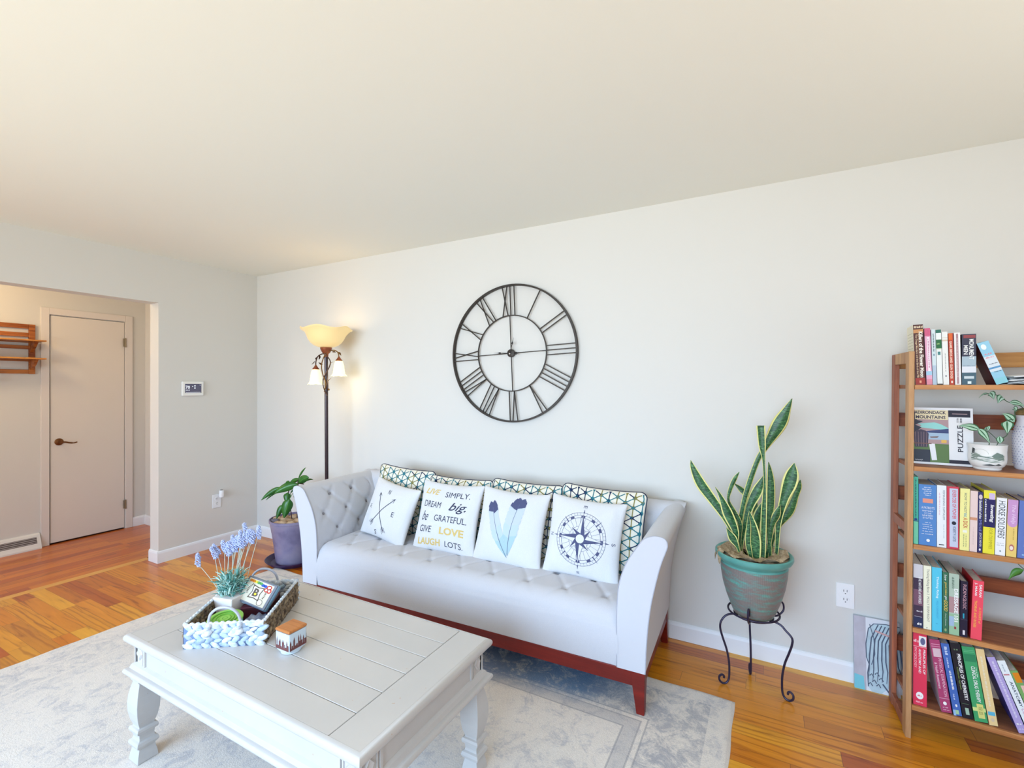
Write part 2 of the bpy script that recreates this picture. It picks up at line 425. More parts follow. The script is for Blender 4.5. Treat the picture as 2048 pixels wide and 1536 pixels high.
MB().tube(catmull([(.02, .25, -.19), (.05, .25, -.195), (.055, .25, -.25), (.03, .25, -.27), (.045, .25, -.235)], 4), .006, 8).build('hook', MATS['hook_black'], rk, smooth=True)

# ------------------------------------------------------------------ thermostat
t = thing('thermostat', 'white wall thermostat with a dark screen reading 70, between the opening and the corner', 'thermostat', (X0, 2.16, 1.383), (0, 0, R(90)))
MB().box((-.083, -.022, -.06), (.083, 0, .06)).build('casing', mat('device_white', (240, 240, 238), .35), t, bevel=.006)
sc = MB().box((-.063, -.0235, -.036), (.063, -.021, .040))
for body, cx, cz, w, h in (('70', -.043, .012, .032, .024),):
    sc.text(text2d(body, w, h), lambda x, y, cx=cx, cz=cz: (cx+x, -.0239, cz+y), 1)
for x0, x1, z0, z1 in ((-.010, -.002, .018, .022), (.006, .018, .020, .026), (.006, .018, .002, .008), (-.058, -.050, -.014, -.010), (-.047, -.040, -.014, -.010), (-.037, -.028, -.014, -.010), (.050, .056, .028, .032), (-.058, .056, -.031, -.029)): sc.quad((x0, -.0238, z0), (x1, -.0238, z0), (x1, -.0238, z1), (x0, -.0238, z1), 1)
sc.build('screen', [mat('screen_dark', (74, 74, 96), .2, .5, emit=.25, ecol=(84, 84, 112)), mat('screen_text', (230, 236, 246), .5, emit=.8, ecol=(230, 236, 246))], t)

# ------------------------------------------------------------------ outlets
M_plate = mat('outlet_white', (242, 243, 246), .35); M_slot = mat('outlet_slot', (60, 56, 60), .6)
def outlet(label, loc, rz):
    t = thing('wall_outlet', label, 'outlet', loc, (0, 0, rz))
    MB().box((-.036, -.006, -.058), (.036, 0, .058)).build('cover_plate', M_plate, t, bevel=.002)
    for z in (.02, -.02):
        m = MB(); m.T = Matrix.Translation((0, -.006, z)) @ Matrix.Rotation(R(90), 4, 'X'); m.lathe([(0, .0015), (.0165, .0015), (.017, 0)], n=24); m.T = None
        for x in (-.0065, .0065): m.box((x-.0011, -.0081, z-.001), (x+.0011, -.0076, z+.009), 1)
        m.box((-.002, -.0081, z-.011), (.002, -.0076, z-.007), 1)
        m.build('socket', [M_plate, M_slot], t)
    return t
outlet('white double wall outlet on the back wall, left of the bookcase', (.3265, D, .405), 0)
outlet('white wall outlet near the corner with a plug-in freshener above', (X0, 2.36, .397), R(90))
pf = thing('plug_in_freshener', 'small white plug-in air freshener in the corner wall outlet', 'air freshener', (X0+.008, 2.385, .43), (0, 0, R(90)))
MB().lathe([(.0, 0), (.016, 0), (.019, .012), (.019, .05), (.015, .06), (0, .06)], (0, -.024, 0), n=20).build('body', M_plate, pf, smooth=True)
MB().lathe([(.0, .06), (.011, .06), (.011, .064), (0, .066)], (0, -.024, 0), n=16).build('cap', mat('freshener_cap', (120, 112, 112), .4), pf, smooth=True)

# ------------------------------------------------------------------ clock
M_iron = mat('clock_iron', (62, 56, 52), .45, .4, .5)
ck = thing('wall_clock', 'large round open metal wall clock with roman numerals above the sofa', 'clock', (-1.488, D-.006, 1.6225), (0, R(-2.4), 0))
RO, RI = .462, .257; KX, KZ = 1.012, .988
def cp(r, a, y): return (KX*r*math.sin(a), y, KZ*r*math.cos(a))
def flatring(r0, r1, y0, y1, n=96):
    m = MB(); m.grid(lambda u, v: [cp(r0, 2*PI*u, y0), cp(r1, 2*PI*u, y0), cp(r1, 2*PI*u, y1), cp(r0, 2*PI*u, y1)][int(round(v*4)) % 4], n, 4, closeu=True, closev=True); return m
flatring(RO-.011, RO, -.022, 0).build('outer_ring', M_iron, ck, smooth=True)
flatring(RI-.007, RI, -.016, -.008).build('inner_ring', M_iron, ck, smooth=True)
NUM = ['XII', 'I', 'II', 'III', 'IIII', 'V', 'VI', 'VII', 'VIII', 'IX', 'X', 'XI']
for k, s_ in enumerate(NUM):
    a = 2*PI*k/12; m = MB()
    wd = {'I': .030, 'V': .046, 'X': .050}; tot = sum(wd[c] for c in s_); x = -tot/2
    def seg2(t0, t1):
        ri, ro = RI-.002, RO-.006
        def pt(tt, r):
            rr = math.sqrt(max(r*r-tt*tt, 0)); u = Vector((math.sin(a), 0, math.cos(a))); v = Vector((math.cos(a), 0, -math.sin(a)))
            p = u*rr+v*tt; return Vector((KX*p.x, 0, KZ*p.z))
        p, q = pt(t0, ri), pt(t1, ro); d = (q-p).normalized(); n = Vector((d.z, 0, -d.x))*.0032
        vs = [tuple(e+n*sg+Vector((0, y, 0))) for y in (-.018, -.012) for e, sg in ((p, -1), (p, 1), (q, 1), (q, -1))]
        m.hexa(vs)
    for c in s_:
        w_ = wd[c]; cx = x+w_/2
        if c == 'I': seg2(cx, cx)
        if c == 'V': seg2(cx, cx-.018); seg2(cx, cx+.018)
        if c == 'X': seg2(cx-.019, cx+.019); seg2(cx+.019, cx-.019)
        x += w_
    m.build('numeral', M_iron, ck)
for k in range(4):
    a = k*PI/2; m = MB(); u = Vector((math.sin(a), 0, math.cos(a))); n = Vector((u.z, 0, -u.x))*.0028
    p = u*.02; q = u*(RI-.003)
    m.hexa([tuple(e+n*sg+Vector((0, y, 0))) for y in (-.013, -.009) for e, sg in ((p, -1), (p, 1), (q, 1), (q, -1))]); m.build('spoke', M_iron, ck)
m = MB(); m.T = Matrix.Rotation(R(90), 4, 'X'); m.lathe([(0, .004), (.026, .004), (.026, .02), (.022, .022), (0, .022)], n=32); m.build('hub', M_iron, ck, smooth=True)
m = MB(); m.T = Matrix.Translation((-.004, -.022, -.004)) @ Matrix.Rotation(R(90), 4, 'X'); m.lathe([(0, .008), (.005, .006), (.006, 0)], n=16); m.build('hub_cap', mat('bright_steel', (210, 206, 200), .25, .5, .9), ck, smooth=True)
M_hand = mat('clock_hand', (36, 32, 30), .5)
def hand(deg, L, tail):
    m = MB(); a = R(deg); u = Vector((math.sin(a), 0, math.cos(a))); n = Vector((u.z, 0, -u.x))
    pts = [(-tail, .002), (L*.55, .0016), (L*.6, .0062), (L*.66, .0058), (L*.74, .0018), (L, .0003)]
    vs = []
    for l, w_ in pts: vs += [tuple(u*l+n*w_+Vector((0, -.026, 0))), tuple(u*l-n*w_+Vector((0, -.026, 0)))]
    m.add(vs, [(2*i, 2*i+2, 2*i+3, 2*i+1) for i in range(len(pts)-1)])
    if tail > .03:
        m.T = Matrix.Translation(tuple(-u*tail+Vector((0, -.026, 0)))) @ Matrix.Rotation(R(90), 4, 'X'); m.lathe([(0, .002), (.009, .001), (.009, -.001), (0, -.002)], n=14)
    return m
lab(hand(14+2.4, .105, .01).build('hour_hand', M_hand, ck, solid=.0012), 'short clock hand pointing up')
lab(hand(-88+2.4, .125, .045).build('minute_hand', M_hand, ck, solid=.0012), 'long clock hand pointing left')

# ------------------------------------------------------------------ rug
m, t = newmat('rug_pile', .95, .1)
tc = t.n('ShaderNodeTexCoord'); sx = t.n('ShaderNodeSeparateXYZ', i_0=tc.outputs['Object'])
RX0, RX1, RY0, RY1 = -3.33, -.127, -.35, 2.303
X, Y = sx.outputs[0], sx.outputs[1]
dx = t.math('MINIMUM', t.math('SUBTRACT', X, RX0), t.math('SUBTRACT', RX1, X)); dy = t.math('MINIMUM', t.math('SUBTRACT', Y, RY0), t.math('SUBTRACT', RY1, Y))
dd = t.math('MINIMUM', dx, dy)
nbig = t.n('ShaderNodeTexNoise', i_Vector=tc.outputs['Object'], i_Scale=2.2, i_Detail=3.0)
nmid = t.n('ShaderNodeTexNoise', i_Vector=tc.outputs['Object'], i_Scale=11.0, i_Detail=10.0, i_Roughness=.78, i_Distortion=.9)
nfin = t.n('ShaderNodeTexNoise', i_Vector=tc.outputs['Object'], i_Scale=170.0, i_Detail=3.0, i_Roughness=.8)
nf2 = t.n('ShaderNodeTexNoise', i_Vector=tc.outputs['Object'], i_Scale=46.0, i_Detail=6.0, i_Roughness=.75)
def fade(v, a, b): 
    nd = t.n('ShaderNodeMapRange'); t.l(v, nd.inputs[0]); nd.inputs[1].default_value = a; nd.inputs[2].default_value = b; return nd.outputs[0]
cream = lin((236, 226, 216)); grey = lin((176, 175, 184)); slate = lin((112, 122, 146))
f = t.math('ADD', t.math('MULTIPLY', nmid.outputs[0], .72), t.math('MULTIPLY', nf2.outputs[0], .28))
fld = t.ramp(f, [(.5, (0, 0, 0)), (.6, (1, 1, 1))])
c = t.mix(t.math('MULTIPLY', fld, .55), cream, grey)
# denser motif band near the outer border
bz = t.math('MULTIPLY', t.math('GREATER_THAN', dd, .09), t.math('LESS_THAN', dd, .31))
fb = t.ramp(f, [(.44, (0, 0, 0)), (.54, (1, 1, 1))])
c = t.mix(t.math('MULTIPLY', t.math('MULTIPLY', bz, fb), t.math('ADD', .22, t.math('MULTIPLY', fade(X, -2.2, -.9), .3))), c, lin((150, 152, 164)))
# frame stripe
st = t.math('MULTIPLY', t.math('GREATER_THAN', dd, .335), t.math('LESS_THAN', dd, .395))
c = t.mix(t.math('MULTIPLY', st, t.math('ADD', .08, t.math('MULTIPLY', fade(X, -2.2, -.9), .3))), c, lin((164, 163, 170)))
for e in (.335, .395, .31):
    ln = t.math('LESS_THAN', t.math('ABSOLUTE', t.math('SUBTRACT', dd, e)), .0035)
    c = t.mix(t.math('MULTIPLY', ln, t.math('ADD', .08, t.math('MULTIPLY', fade(X, -2.2, -.9), .4))), c, lin((140, 138, 146)))
# faded blue sweep in front of the sofa, the sofa's shadow painted into it
bl = t.ramp(nbig.outputs[0], [(.5, (0, 0, 0)), (.62, (1, 1, 1))])
c = t.mix(t.math('MULTIPLY', t.math('MULTIPLY', bl, fb), .10), c, slate)
yb = t.math('MULTIPLY', fade(t.math('ADD', Y, t.math('MULTIPLY', X, -.16)), 2.05, 2.16), t.math('MULTIPLY', fade(X, -.5, -.75), fade(X, -1.9, -1.5)))
c = t.mix(t.math('MULTIPLY', t.math('MULTIPLY', yb, t.ramp(f, [(.34, (0, 0, 0)), (.5, (1, 1, 1))])), .85), c, t.mix(fade(X, -1.4, -.8), lin((84, 96, 130)), lin((84, 128, 172))))
edge = t.math('LESS_THAN', dd, .012)
c = t.mix(t.math('MULTIPLY', edge, .6), c, lin((222, 212, 205)))
c = t.mix(.35, c, t.ramp(nfin.outputs[0], [(.3, (.55, .55, .56)), (.65, (1, 1, 1))]), 'MULTIPLY')
t.l(c, t.b.inputs['Base Color']); t.bump(nfin.outputs[0], .6, .004)
t.b.inputs['Sheen Weight'].default_value = .2
mb = MB()
def rfn(u, v):
    x = RX0+(RX1-RX0)*u; y = RY0+(RY1-RY0)*v
    e = min(x-RX0, RX1-x, y-RY0, RY1-y)
    z = .011*min(1, (e/.012))**.5+.0008*noise.noise(Vector((x*9, y*9, 0))) if e > 0 else .001
    return (x+.002*math.sin(y*23), y+.003*math.sin(x*17), max(z, .001))
mb.grid(rfn, 220, 180)
tag(mb.build('area_rug', m, smooth='all'), 'large faded grey and cream patterned rug under the coffee table', 'rug')
# ================================================================== SOFA
def fabric_mat(name, rgb, sc=900, b=.25, rough=.9, v=.06):
    if name in MATS: return MATS[name]
    m, t = newmat(name, rough, .15); c = lin(rgb)
    tc = t.n('ShaderNodeTexCoord')
    nz = t.n('ShaderNodeTexNoise', i_Vector=tc.outputs['Object'], i_Scale=float(sc), i_Detail=2.0)
    n2 = t.n('ShaderNodeTexNoise', i_Vector=tc.outputs['Object'], i_Scale=14.0, i_Detail=4.0)
    cc = t.ramp(nz.outputs[0], [(.35, tuple(x*(1-v) for x in c)), (.65, tuple(min(1, x*(1+v)) for x in c))])
    t.l(cc, t.b.inputs['Base Color']); t.bump(t.math('ADD', nz.outputs[0], n2.outputs[0]), b, .0008)
    t.b.inputs['Sheen Weight'].default_value = .15
    MATS[name] = m; return m
M_sofa = fabric_mat('sofa_linen', (204, 204, 211))
M_seam = mat('sofa_seam', (128, 122, 130), .9)
M_cherry = wood('cherry_wood', (96, 18, 12), (128, 30, 20), 0, 8, .4)
SW = 1.04; SD = .70
sofa = thing('sofa', 'light grey button-tufted sofa with flared arms on a dark red wooden base', 'sofa', (-2.533+SW*math.cos(R(1.92)), 1.93+SW*math.sin(R(1.92)), 0), R(1.92))
# arm section: list of (outward offset from x=SW, z) going up the outside, over, and down the inside
ARM = [(0, .19), (.003, .28), (.01, .38), (.022, .48), (.040, .57), (.062, .66), (.083, .72), (.090, .745), (.086, .765), (.072, .776), (.045, .779), (.02, .772), (-.004, .758), (-.022, .735), (-.045, .70), (-.072, .655), (-.094, .60), (-.108, .545), (-.115, .48), (-.118, .40), (-.118, .30), (-.117, .19)]
def arm_pt(sg, i, y): 
    a, z = ARM[i]; return (sg*(SW+a), y, z)
def ypos(k, n): return SD*k/n
for sg in (1, -1):
    m = MB(); ns = 40; n = len(ARM)
    # smooth resample
    S = catmull([(a, 0, z) for a, z in ARM], 3)
    S = [(p.x, p.z) for p in S]
    ins = [i for i, (a, z) in enumerate(S) if i > 33]
    def f(u, v):
        i = min(int(round(v*(len(S)-1))), len(S)-1); a, z = S[i]
        y = .004 + u*(SD-.01)
        # round front edge
        e = min(1, (u*SD)/.02); sh = .006*(1-math.sqrt(max(0, 1-(1-e)**2)))
        # tufting on the inner face
        d = 0
        if i > 36 and z > .40 and .03 < y < SD-.16:
            p = (y-.09)/.185+(z-.60)/.21; q = (y-.09)/.185-(z-.60)/.21
            fr = lambda w: abs(w-round(w))
            dn = math.hypot(fr(p), fr(q)); ln = min(fr(p), fr(q))
            d = .020*math.exp(-(dn/.12)**2)+.008*math.exp(-(ln/.07)**2)
            d *= min(1, (.775-z)/.05, (y-.03)/.04)
        puff = 0
        cx = a-sh if i < 30 else a+sh
        return (sg*(SW+cx+d), y, z)
    m.grid(f, 96, len(S)-1)
    # front panel
    fr_ = [(sg*(SW+a), .004, z) for a, z in S]
    cvs = [(sg*(SW+a), .0, z) for a, z in S]
    m.add(cvs, [tuple(range(len(cvs))) if sg > 0 else tuple(range(len(cvs)))[::-1]])
    k = len(S); m.add(cvs+fr_, [(i, i+1, k+i+1, k+i) if sg < 0 else (i+1, i, k+i, k+i+1) for i in range(k-1)])
    o = m.build('arm', M_sofa, sofa, smooth=True, ang=50)
    # seam on the inner rim of the front panel
    p = MB(); p.tube([(sg*(SW+a+(.002 if i < 28 else -.002)), .002, z) for i, (a, z) in enumerate(S)], .0022, 6)
    p.build('piping', fabric_mat('piping_linen', (176, 176, 188)), o, smooth='all')
    for i_ in range(-6, 7):
        for j_ in range(-6, 7):
            y = .09+.185*(i_+j_)/2; z = .60+.21*(i_-j_)/2
            if .06 < y < SD-.2 and .46 < z < .74:
                a = min(S[36:], key=lambda s: abs(s[1]-z))[0]
                MB().ball((sg*(SW+a+.018), y, z), .009, 8, 5, sc=(.45, 1, 1)).build('button', fabric_mat('button_linen', (150, 146, 152)), o, smooth='all')  # buttons darker than the linen, standing in for shade in the tufts
# back: curved section in y, tufted on the front
BK = [(.655, .19), (.665, .40), (.685, .60), (.70, .70), (.70, .745), (.69, .768), (.665, .779), (.63, .779), (.605, .77), (.585, .75), (.572, .72), (.556, .66), (.545, .60), (.538, .54), (.533, .47), (.53, .40)]
S2 = [(p.x, p.z) for p in catmull([(a, 0, z) for a, z in BK], 4)]
def fb(u, v):
    i = min(int(round(v*(len(S2)-1))), len(S2)-1); y, z = S2[i]; x = -SW+.0+u*2*(SW)
    x *= 1+.085*max(0, (z-.35)/.4)**1.6/1.04 if abs(x) > .9 else 1
    d = 0
    if i > 30:
        p = x/.20+(z-.60)/.21; q = x/.20-(z-.60)/.21
        fr = lambda w: abs(w-round(w))
        dn = math.hypot(fr(p), fr(q)); ln = min(fr(p), fr(q))
        d = (.020*math.exp(-(dn/.12)**2)+.008*math.exp(-(ln/.07)**2))*max(0, min(1, (.775-z)/.05))
    return (x, y+d, z)
MB().grid(fb, 210, len(S2)-1).build('backrest', M_sofa, sofa, smooth=True)
# seat: bench seat with rounded front, tufted top
SI = SW-.113
def fs(u, v):
    x = -SI+u*2*SI
    L = v*1.03
    # path: front face up from z=.19 (y=.012) to .345, quarter round r=.085 to y=.1, then back
    if L < .17: y, z = .010-.012*math.sin(L/.17*PI*.8), .19+L
    elif L < .17+.135:
        a = (L-.17)/.135*PI/2; y = .008+.088*(1-math.cos(a)); z = .36+.078*math.sin(a)
    else:
        y = .096+(L-.305); z = .438
    dz = 0
    if y > .02 and z > .35:
        p = (x-.04)/.2+(y-.125)/.30; q = (x-.04)/.2-(y-.125)/.30
        fr = lambda w: abs(w-round(w))
        dn = math.hypot(fr(p)*1.0, fr(q)); ln = min(fr(p), fr(q))
        dz = .020*math.exp(-(dn/.09)**2)
        if y > .10: dz += .006*math.exp(-(ln/.06)**2)
        else: dz += .006*math.exp(-(ln/.06)**2)*max(0, (y-.03)/.07)
        s_ = min(1, (SI-abs(x))/.06); dz *= max(0, s_)
    z -= .012*max(0, 1-(SI-abs(x))/.03)**2
    return (x, min(y, .56), z-dz)
seat = MB().grid(fs, 200, 110).build('seat', M_sofa, sofa, smooth='all')
for i in range(-12, 13):
    for j in range(-4, 5):
        x = .04+.2*(i+j)/2; y = .125+.30*(i-j)/2
        if abs(x) < SI-.05 and .1 < y < .5: MB().ball((x, y, .421), .0055, 8, 5, sc=(1, 1, .5)).build('button', fabric_mat('seat_button_linen', (184, 182, 192)), seat, smooth='all')
# wooden base
mb = MB(); mb.box((-SW+.02, .006, .125), (SW-.02, .03, .19)); mb.box((-SW+.02, SD-.08, .135), (SW-.02, SD-.055, .19))
mb.box((-SW+.004, .04, .135), (-SW+.03, SD-.05, .19)); mb.box((SW-.03, .04, .135), (SW-.004, SD-.05, .19))
mb.build('base_rail', M_cherry, sofa, bevel=.002)
for sx_ in (-1, 1):
    for fy in (0, 1):
        m = MB(); x0, x1 = SW-.063, SW-.001
        if fy == 0: top = [(x0, .003), (x1, .003), (x1, .06), (x0, .06)]; bot = [(x1-.035, .003), (x1-.002, .003), (x1-.002, .036), (x1-.035, .036)]; zb = .012
        else: top = [(x0, SD-.10), (x1, SD-.10), (x1, SD-.045), (x0, SD-.045)]; bot = [(x1-.035, SD-.05), (x1-.002, SD-.05), (x1-.002, SD-.02), (x1-.035, SD-.02)]; zb = 0
        vs = [(sx_*x, y, zb) for x, y in bot]+[(sx_*x, y, .19) for x, y in top]
        m.hexa(vs); o = m.build('leg', M_cherry, sofa, bevel=.002)
        bm = bmesh.new(); bm.from_mesh(o.data); bmesh.ops.recalc_face_normals(bm, faces=bm.faces[:]); bm.to_mesh(o.data); bm.free()
MB().box((-SW+.03, .03, .18), (SW-.03, SD-.06, .20)).build('underside', mat('underside_cloth', (40, 34, 40), .9), sofa)

# ================================================================== CUSHIONS
def cushion_fn(Wd, Hd, T, k=.075, seed=0, rc=.05):
    def S(x, z, side=1, off=0):
        """flat (x,z) print coordinates -> point on the cushion front"""
        v = max(-1, min(1, z/(Hd/2))); u = max(-1, min(1, x/(Wd/2)))
        e = max(0, (1-u*u)*(1-v*v))
        ca, cb_ = (abs(u)-1+rc)/rc, (abs(v)-1+rc)/rc
        if ca > 0 and cb_ > 0:
            q_ = max(ca, cb_)/math.hypot(ca, cb_); u = math.copysign(1-rc+ca*q_*rc, u); v = math.copysign(1-rc+cb_*q_*rc, v)
        th = T/2*(e**.46)
        xx = Wd/2*u*(1-k*(1-v*v)); zz = Hd/2*v*(1-k*(1-u*u))
        wr = .005*noise.noise(Vector((xx*9+seed*3.1, zz*9, seed)))*min(1, e*4)+.005*noise.noise(Vector((xx*26, zz*5, seed+5)))*(1-e)*min(1, e*8)
        return Vector((xx, -side*(th+wr)-off*side, zz))
    return S
def cushion_body(S, n=44):
    m = MB()
    for sd in (1, -1):
        def f(u, v, sd=sd):
            a = math.sin((u-.5)*PI)*1.0; b = math.sin((v-.5)*PI)
            return tuple(S(a*WH[0]/2, b*WH[1]/2, sd))
        if sd == 1: m.grid(f, n, n)
        else: m.grid(lambda u, v: f(1-u, v), n, n)
    return m
def place(name, label, group, x, y, z, yaw, lean, roll):
    t = thing(name, label, 'cushion', (x, y, z), (0, 0, 0), group)
    mtx = Matrix.Rotation(R(yaw), 3, 'Z') @ Matrix.Rotation(R(-lean), 3, 'X') @ Matrix.Rotation(R(roll), 3, 'Y')
    t.rotation_euler = mtx.to_euler(); return t
M_white = fabric_mat('cushion_canvas', (219, 219, 221), 700, .3)
M_ink = mat('print_navy', (84, 88, 122), .9, .1); M_ink2 = mat('print_charcoal', (72, 74, 94), .9, .1); M_gold = mat('print_gold', (218, 190, 120), .9, .1)
FG = 'white printed cushions in the front row on the sofa'
def pr(m, S, shape, mi, off=.0011, dx=0, dz=0, rot=0):
    c, s_ = math.cos(R(rot)), math.sin(R(rot))
    m.text(shape, lambda x, y: tuple(S(dx+x*c+y*s_, dz-x*s_+y*c, 1, off)), mi)
def txt(m, S, body, cx, cz, w, h, mi, shear=0, bold=0, rot=0):
    pr(m, S, text2d(body, w, h, shear, bold, .015), mi, .0011, cx, cz, rot)
# arrows cushion
WH = (.42, .37); S = cushion_fn(*WH, .13, seed=1)
t = place('cushion', 'white cushion printed with two crossed arrows and compass letters, leftmost of the front row', FG, -2.13, 2.265, .60, -6, 20, 6)
m = cushion_body(S)
for (a, b) in (((-.085, -.10), (.075, .09)), ((.045, -.13), (-.085, .10))):
    dx, dz = b[0]-a[0], b[1]-a[1]; L = math.hypot(dx, dz); ux, uz = dx/L, dz/L; px, pz = -uz, ux
    pr(m, S, strip2d([a, ((a[0]+b[0])/2+px*.006, (a[1]+b[1])/2+pz*.006), b], .0052), 1)
    for sg in (-1, 1): pr(m, S, strip2d([(b[0]-ux*.022+px*sg*.013, b[1]-uz*.022+pz*sg*.013), (b[0]+ux*.004, b[1]+uz*.004)], .003), 1)
    for k in range(4):
        q = (a[0]+ux*k*.009, a[1]+uz*k*.009)
        for sg in (-1, 1): pr(m, S, strip2d([q, (q[0]-ux*.014+px*sg*.018, q[1]-uz*.014+pz*sg*.018)], .002), 1)
txt(m, S, 'N', -.005, .125, .022, .03, 1, 0); txt(m, S, 'E', .10, -.005, .022, .032, 1); txt(m, S, 'S', -.025, -.15, .02, .03, 1, 0, 0, 180); txt(m, S, 'W', -.145, -.0, .03, .022, 1, 0, 0, 90)
m.build('cover', [M_white, M_ink2], t, smooth='all')
# words cushion
WH = (.44, .42); S = cushion_fn(*WH, .13, seed=2)
t = place('cushion', 'white cushion printed with the words live simply, dream big', FG, -1.685, 2.285, .615, 2, 18, 0)
m = cushion_body(S)
txt(m, S, 'LIVE', -.115, .148, .115, .036, 2, .35, .02); txt(m, S, 'SIMPLY.', .075, .140, .17, .034, 1, 0)
txt(m, S, 'DREAM', -.095, .070, .14, .038, 1, .1); txt(m, S, 'big.', .095, .062, .12, .066, 1, .5, .008)
txt(m, S, 'be', -.140, -.005, .055, .058, 1, .5); txt(m, S, 'GRATEFUL.', .055, -.010, .23, .038, 1, 0)
txt(m, S, 'GIVE', -.120, -.083, .10, .040, 1, .15); txt(m, S, 'LOVE', .075, -.083, .17, .044, 2, 0, .03)
txt(m, S, 'LAUGH', -.085, -.158, .17, .042, 2, 0, .03); txt(m, S, 'LOTS.', .095, -.158, .12, .034, 1, 0)
m.build('cover', [M_white, M_ink2, M_gold], t, smooth='all')
# feathers cushion
WH = (.42, .42); S = cushion_fn(*WH, .135, seed=3)
t = place('cushion', 'white cushion printed with two navy-tipped pale blue feathers', FG, -1.262, 2.30, .612, 3, 18, 2)
m = cushion_body(S)
def feather(bx, bz, tx, tz, w):
    N = 30; dx, dz = tx-bx, tz-bz; L = math.hypot(dx, dz); ux, uz = dx/L, dz/L; px, pz = -uz, ux
    for k in range(N):
        for sg in (-1, 1):
            k0, k1 = k/N, (k+1)/N
            def wd(q): return w*min(1, (q/.35)**.8)*(1 if q < .78 else math.sqrt(max(0, 1-((q-.78)/.24)**2)))
            rr = random.random(); w0, w1 = wd(k0)*(.92+.12*rr), wd(k1)*(.92+.12*rr)
            bend = .010*math.sin(PI*k0)
            lift = .06
            def pt(q, ww, l): return (bx+dx*q+px*(sg*ww+.012*math.sin(PI*q))+ux*l, bz+dz*q+pz*(sg*ww+.012*math.sin(PI*q))+uz*l)
            l0 = lift*.3*w0/w; 
            q = [pt(k0, 0, 0), pt(k1, 0, 0), pt(k1, w1*.5, .008), pt(k1, w1, l0), pt(k0, w0, l0-.002), pt(k0, w0*.5, .006)]
            kk = k0+(random.random()-.5)*.07
            mi = 1 if kk > .80 else 2 if kk > .5 else 3 if kk > .3 else 4
            pr(m, S, ([q[i] for i in range(6)], [(0, 1, 2, 5), (5, 2, 3, 4)]), mi, .0011)
    pr(m, S, strip2d([(bx+dx*q+px*.012*math.sin(PI*q), bz+dz*q+pz*.012*math.sin(PI*q)) for q in [i/12 for i in range(12)]], [.003]*6+[.002]*6), 5, .0018)
feather(.02, -.168, -.120, .125, .036); feather(.025, -.158, .062, .168, .048)
m.build('cover', [M_white, M_ink, mat('print_ice', (196, 206, 214), .9, .1), mat('print_aqua', (190, 206, 213), .9, .1), mat('print_pale_teal', (172, 200, 207), .9, .1), mat('print_slate', (96, 104, 140), .9, .1)], t, smooth='all')
# compass cushion
WH = (.41, .41); S = cushion_fn(*WH, .14, seed=4)
t = place('cushion', 'white cushion printed with a navy compass rose, rightmost of the front row', FG, -.838, 2.318, .615, 2, 17, 2.5)
m = cushion_body(S); oz = -.005
for r_, w_ in ((.140, .0018), (.125, .0014), (.112, .0018)): pr(m, S, circ2d(0, oz, r_, w_), 1)
pr(m, S, circ2d(0, oz, .066, .0013), 1); pr(m, S, circ2d(0, oz, .052, .0013), 1)
for k in range(48):
    a = 2*PI*k/48; u = (math.sin(a), math.cos(a))
    pr(m, S, strip2d([(u[0]*.125, oz+u[1]*.125), (u[0]*.140, oz+u[1]*.140)], .0011), 1)
    if k % 2 and k % 12 not in (0,): pr(m, S, strip2d([(u[0]*.066, oz+u[1]*.066), (u[0]*.112, oz+u[1]*.112)], .0011), 1)
for k in range(12):
    a = 2*PI*k/12; pts = [(math.sin(a+d)*.1185, oz+math.cos(a+d)*.1185) for d in (-.09, -.045, 0, .045, .09)]
    pr(m, S, strip2d(pts, .011), 1)
def starpt(a, L, w, mi, lighten):
    u = (math.sin(a), math.cos(a)); v = (u[1], -u[0])
    tip = (u[0]*L, oz+u[1]*L); c0 = (0, oz)
    s1 = (u[0]*w+v[0]*w, oz+u[1]*w+v[1]*w); s2 = (u[0]*w-v[0]*w, oz+u[1]*w-v[1]*w)
    pr(m, S, poly2d([c0, s1, tip]), 1, .0017); pr(m, S, poly2d([c0, tip, s2]), 0, .0015)
    for e in ((s2, tip), (s2, c0)): pr(m, S, strip2d(list(e), .0013), 1, .0019)
for k in range(4): starpt(PI/4+k*PI/2, .075, .020, 1, 0)
for k in range(4): starpt(k*PI/2, .128, .024, 1, 0)
pr(m, S, disc2d(0, oz, .0255, n=28), 1, .0021); pr(m, S, disc2d(0, oz, .0235, n=28), 0, .0024)
for k in range(8):
    a = k*PI/4; u = (math.sin(a), math.cos(a)); L0, L1 = (.138, .158) if k % 2 == 0 else (.11, .148)
    pr(m, S, strip2d([(u[0]*L0, oz+u[1]*L0), (u[0]*L1, oz+u[1]*L1)], [.007, .001]), 1, .0017)
for ch, cx, cz, rt in (('N', -.175, oz, 90), ('S', .178, oz, 90), ('E', 0, .168, 90), ('W', 0, -.182, 90)): txt(m, S, ch, cx, cz, .014, .018, 1, 0, 0, rt)
m.build('cover', [M_white, M_ink], t, smooth='all')
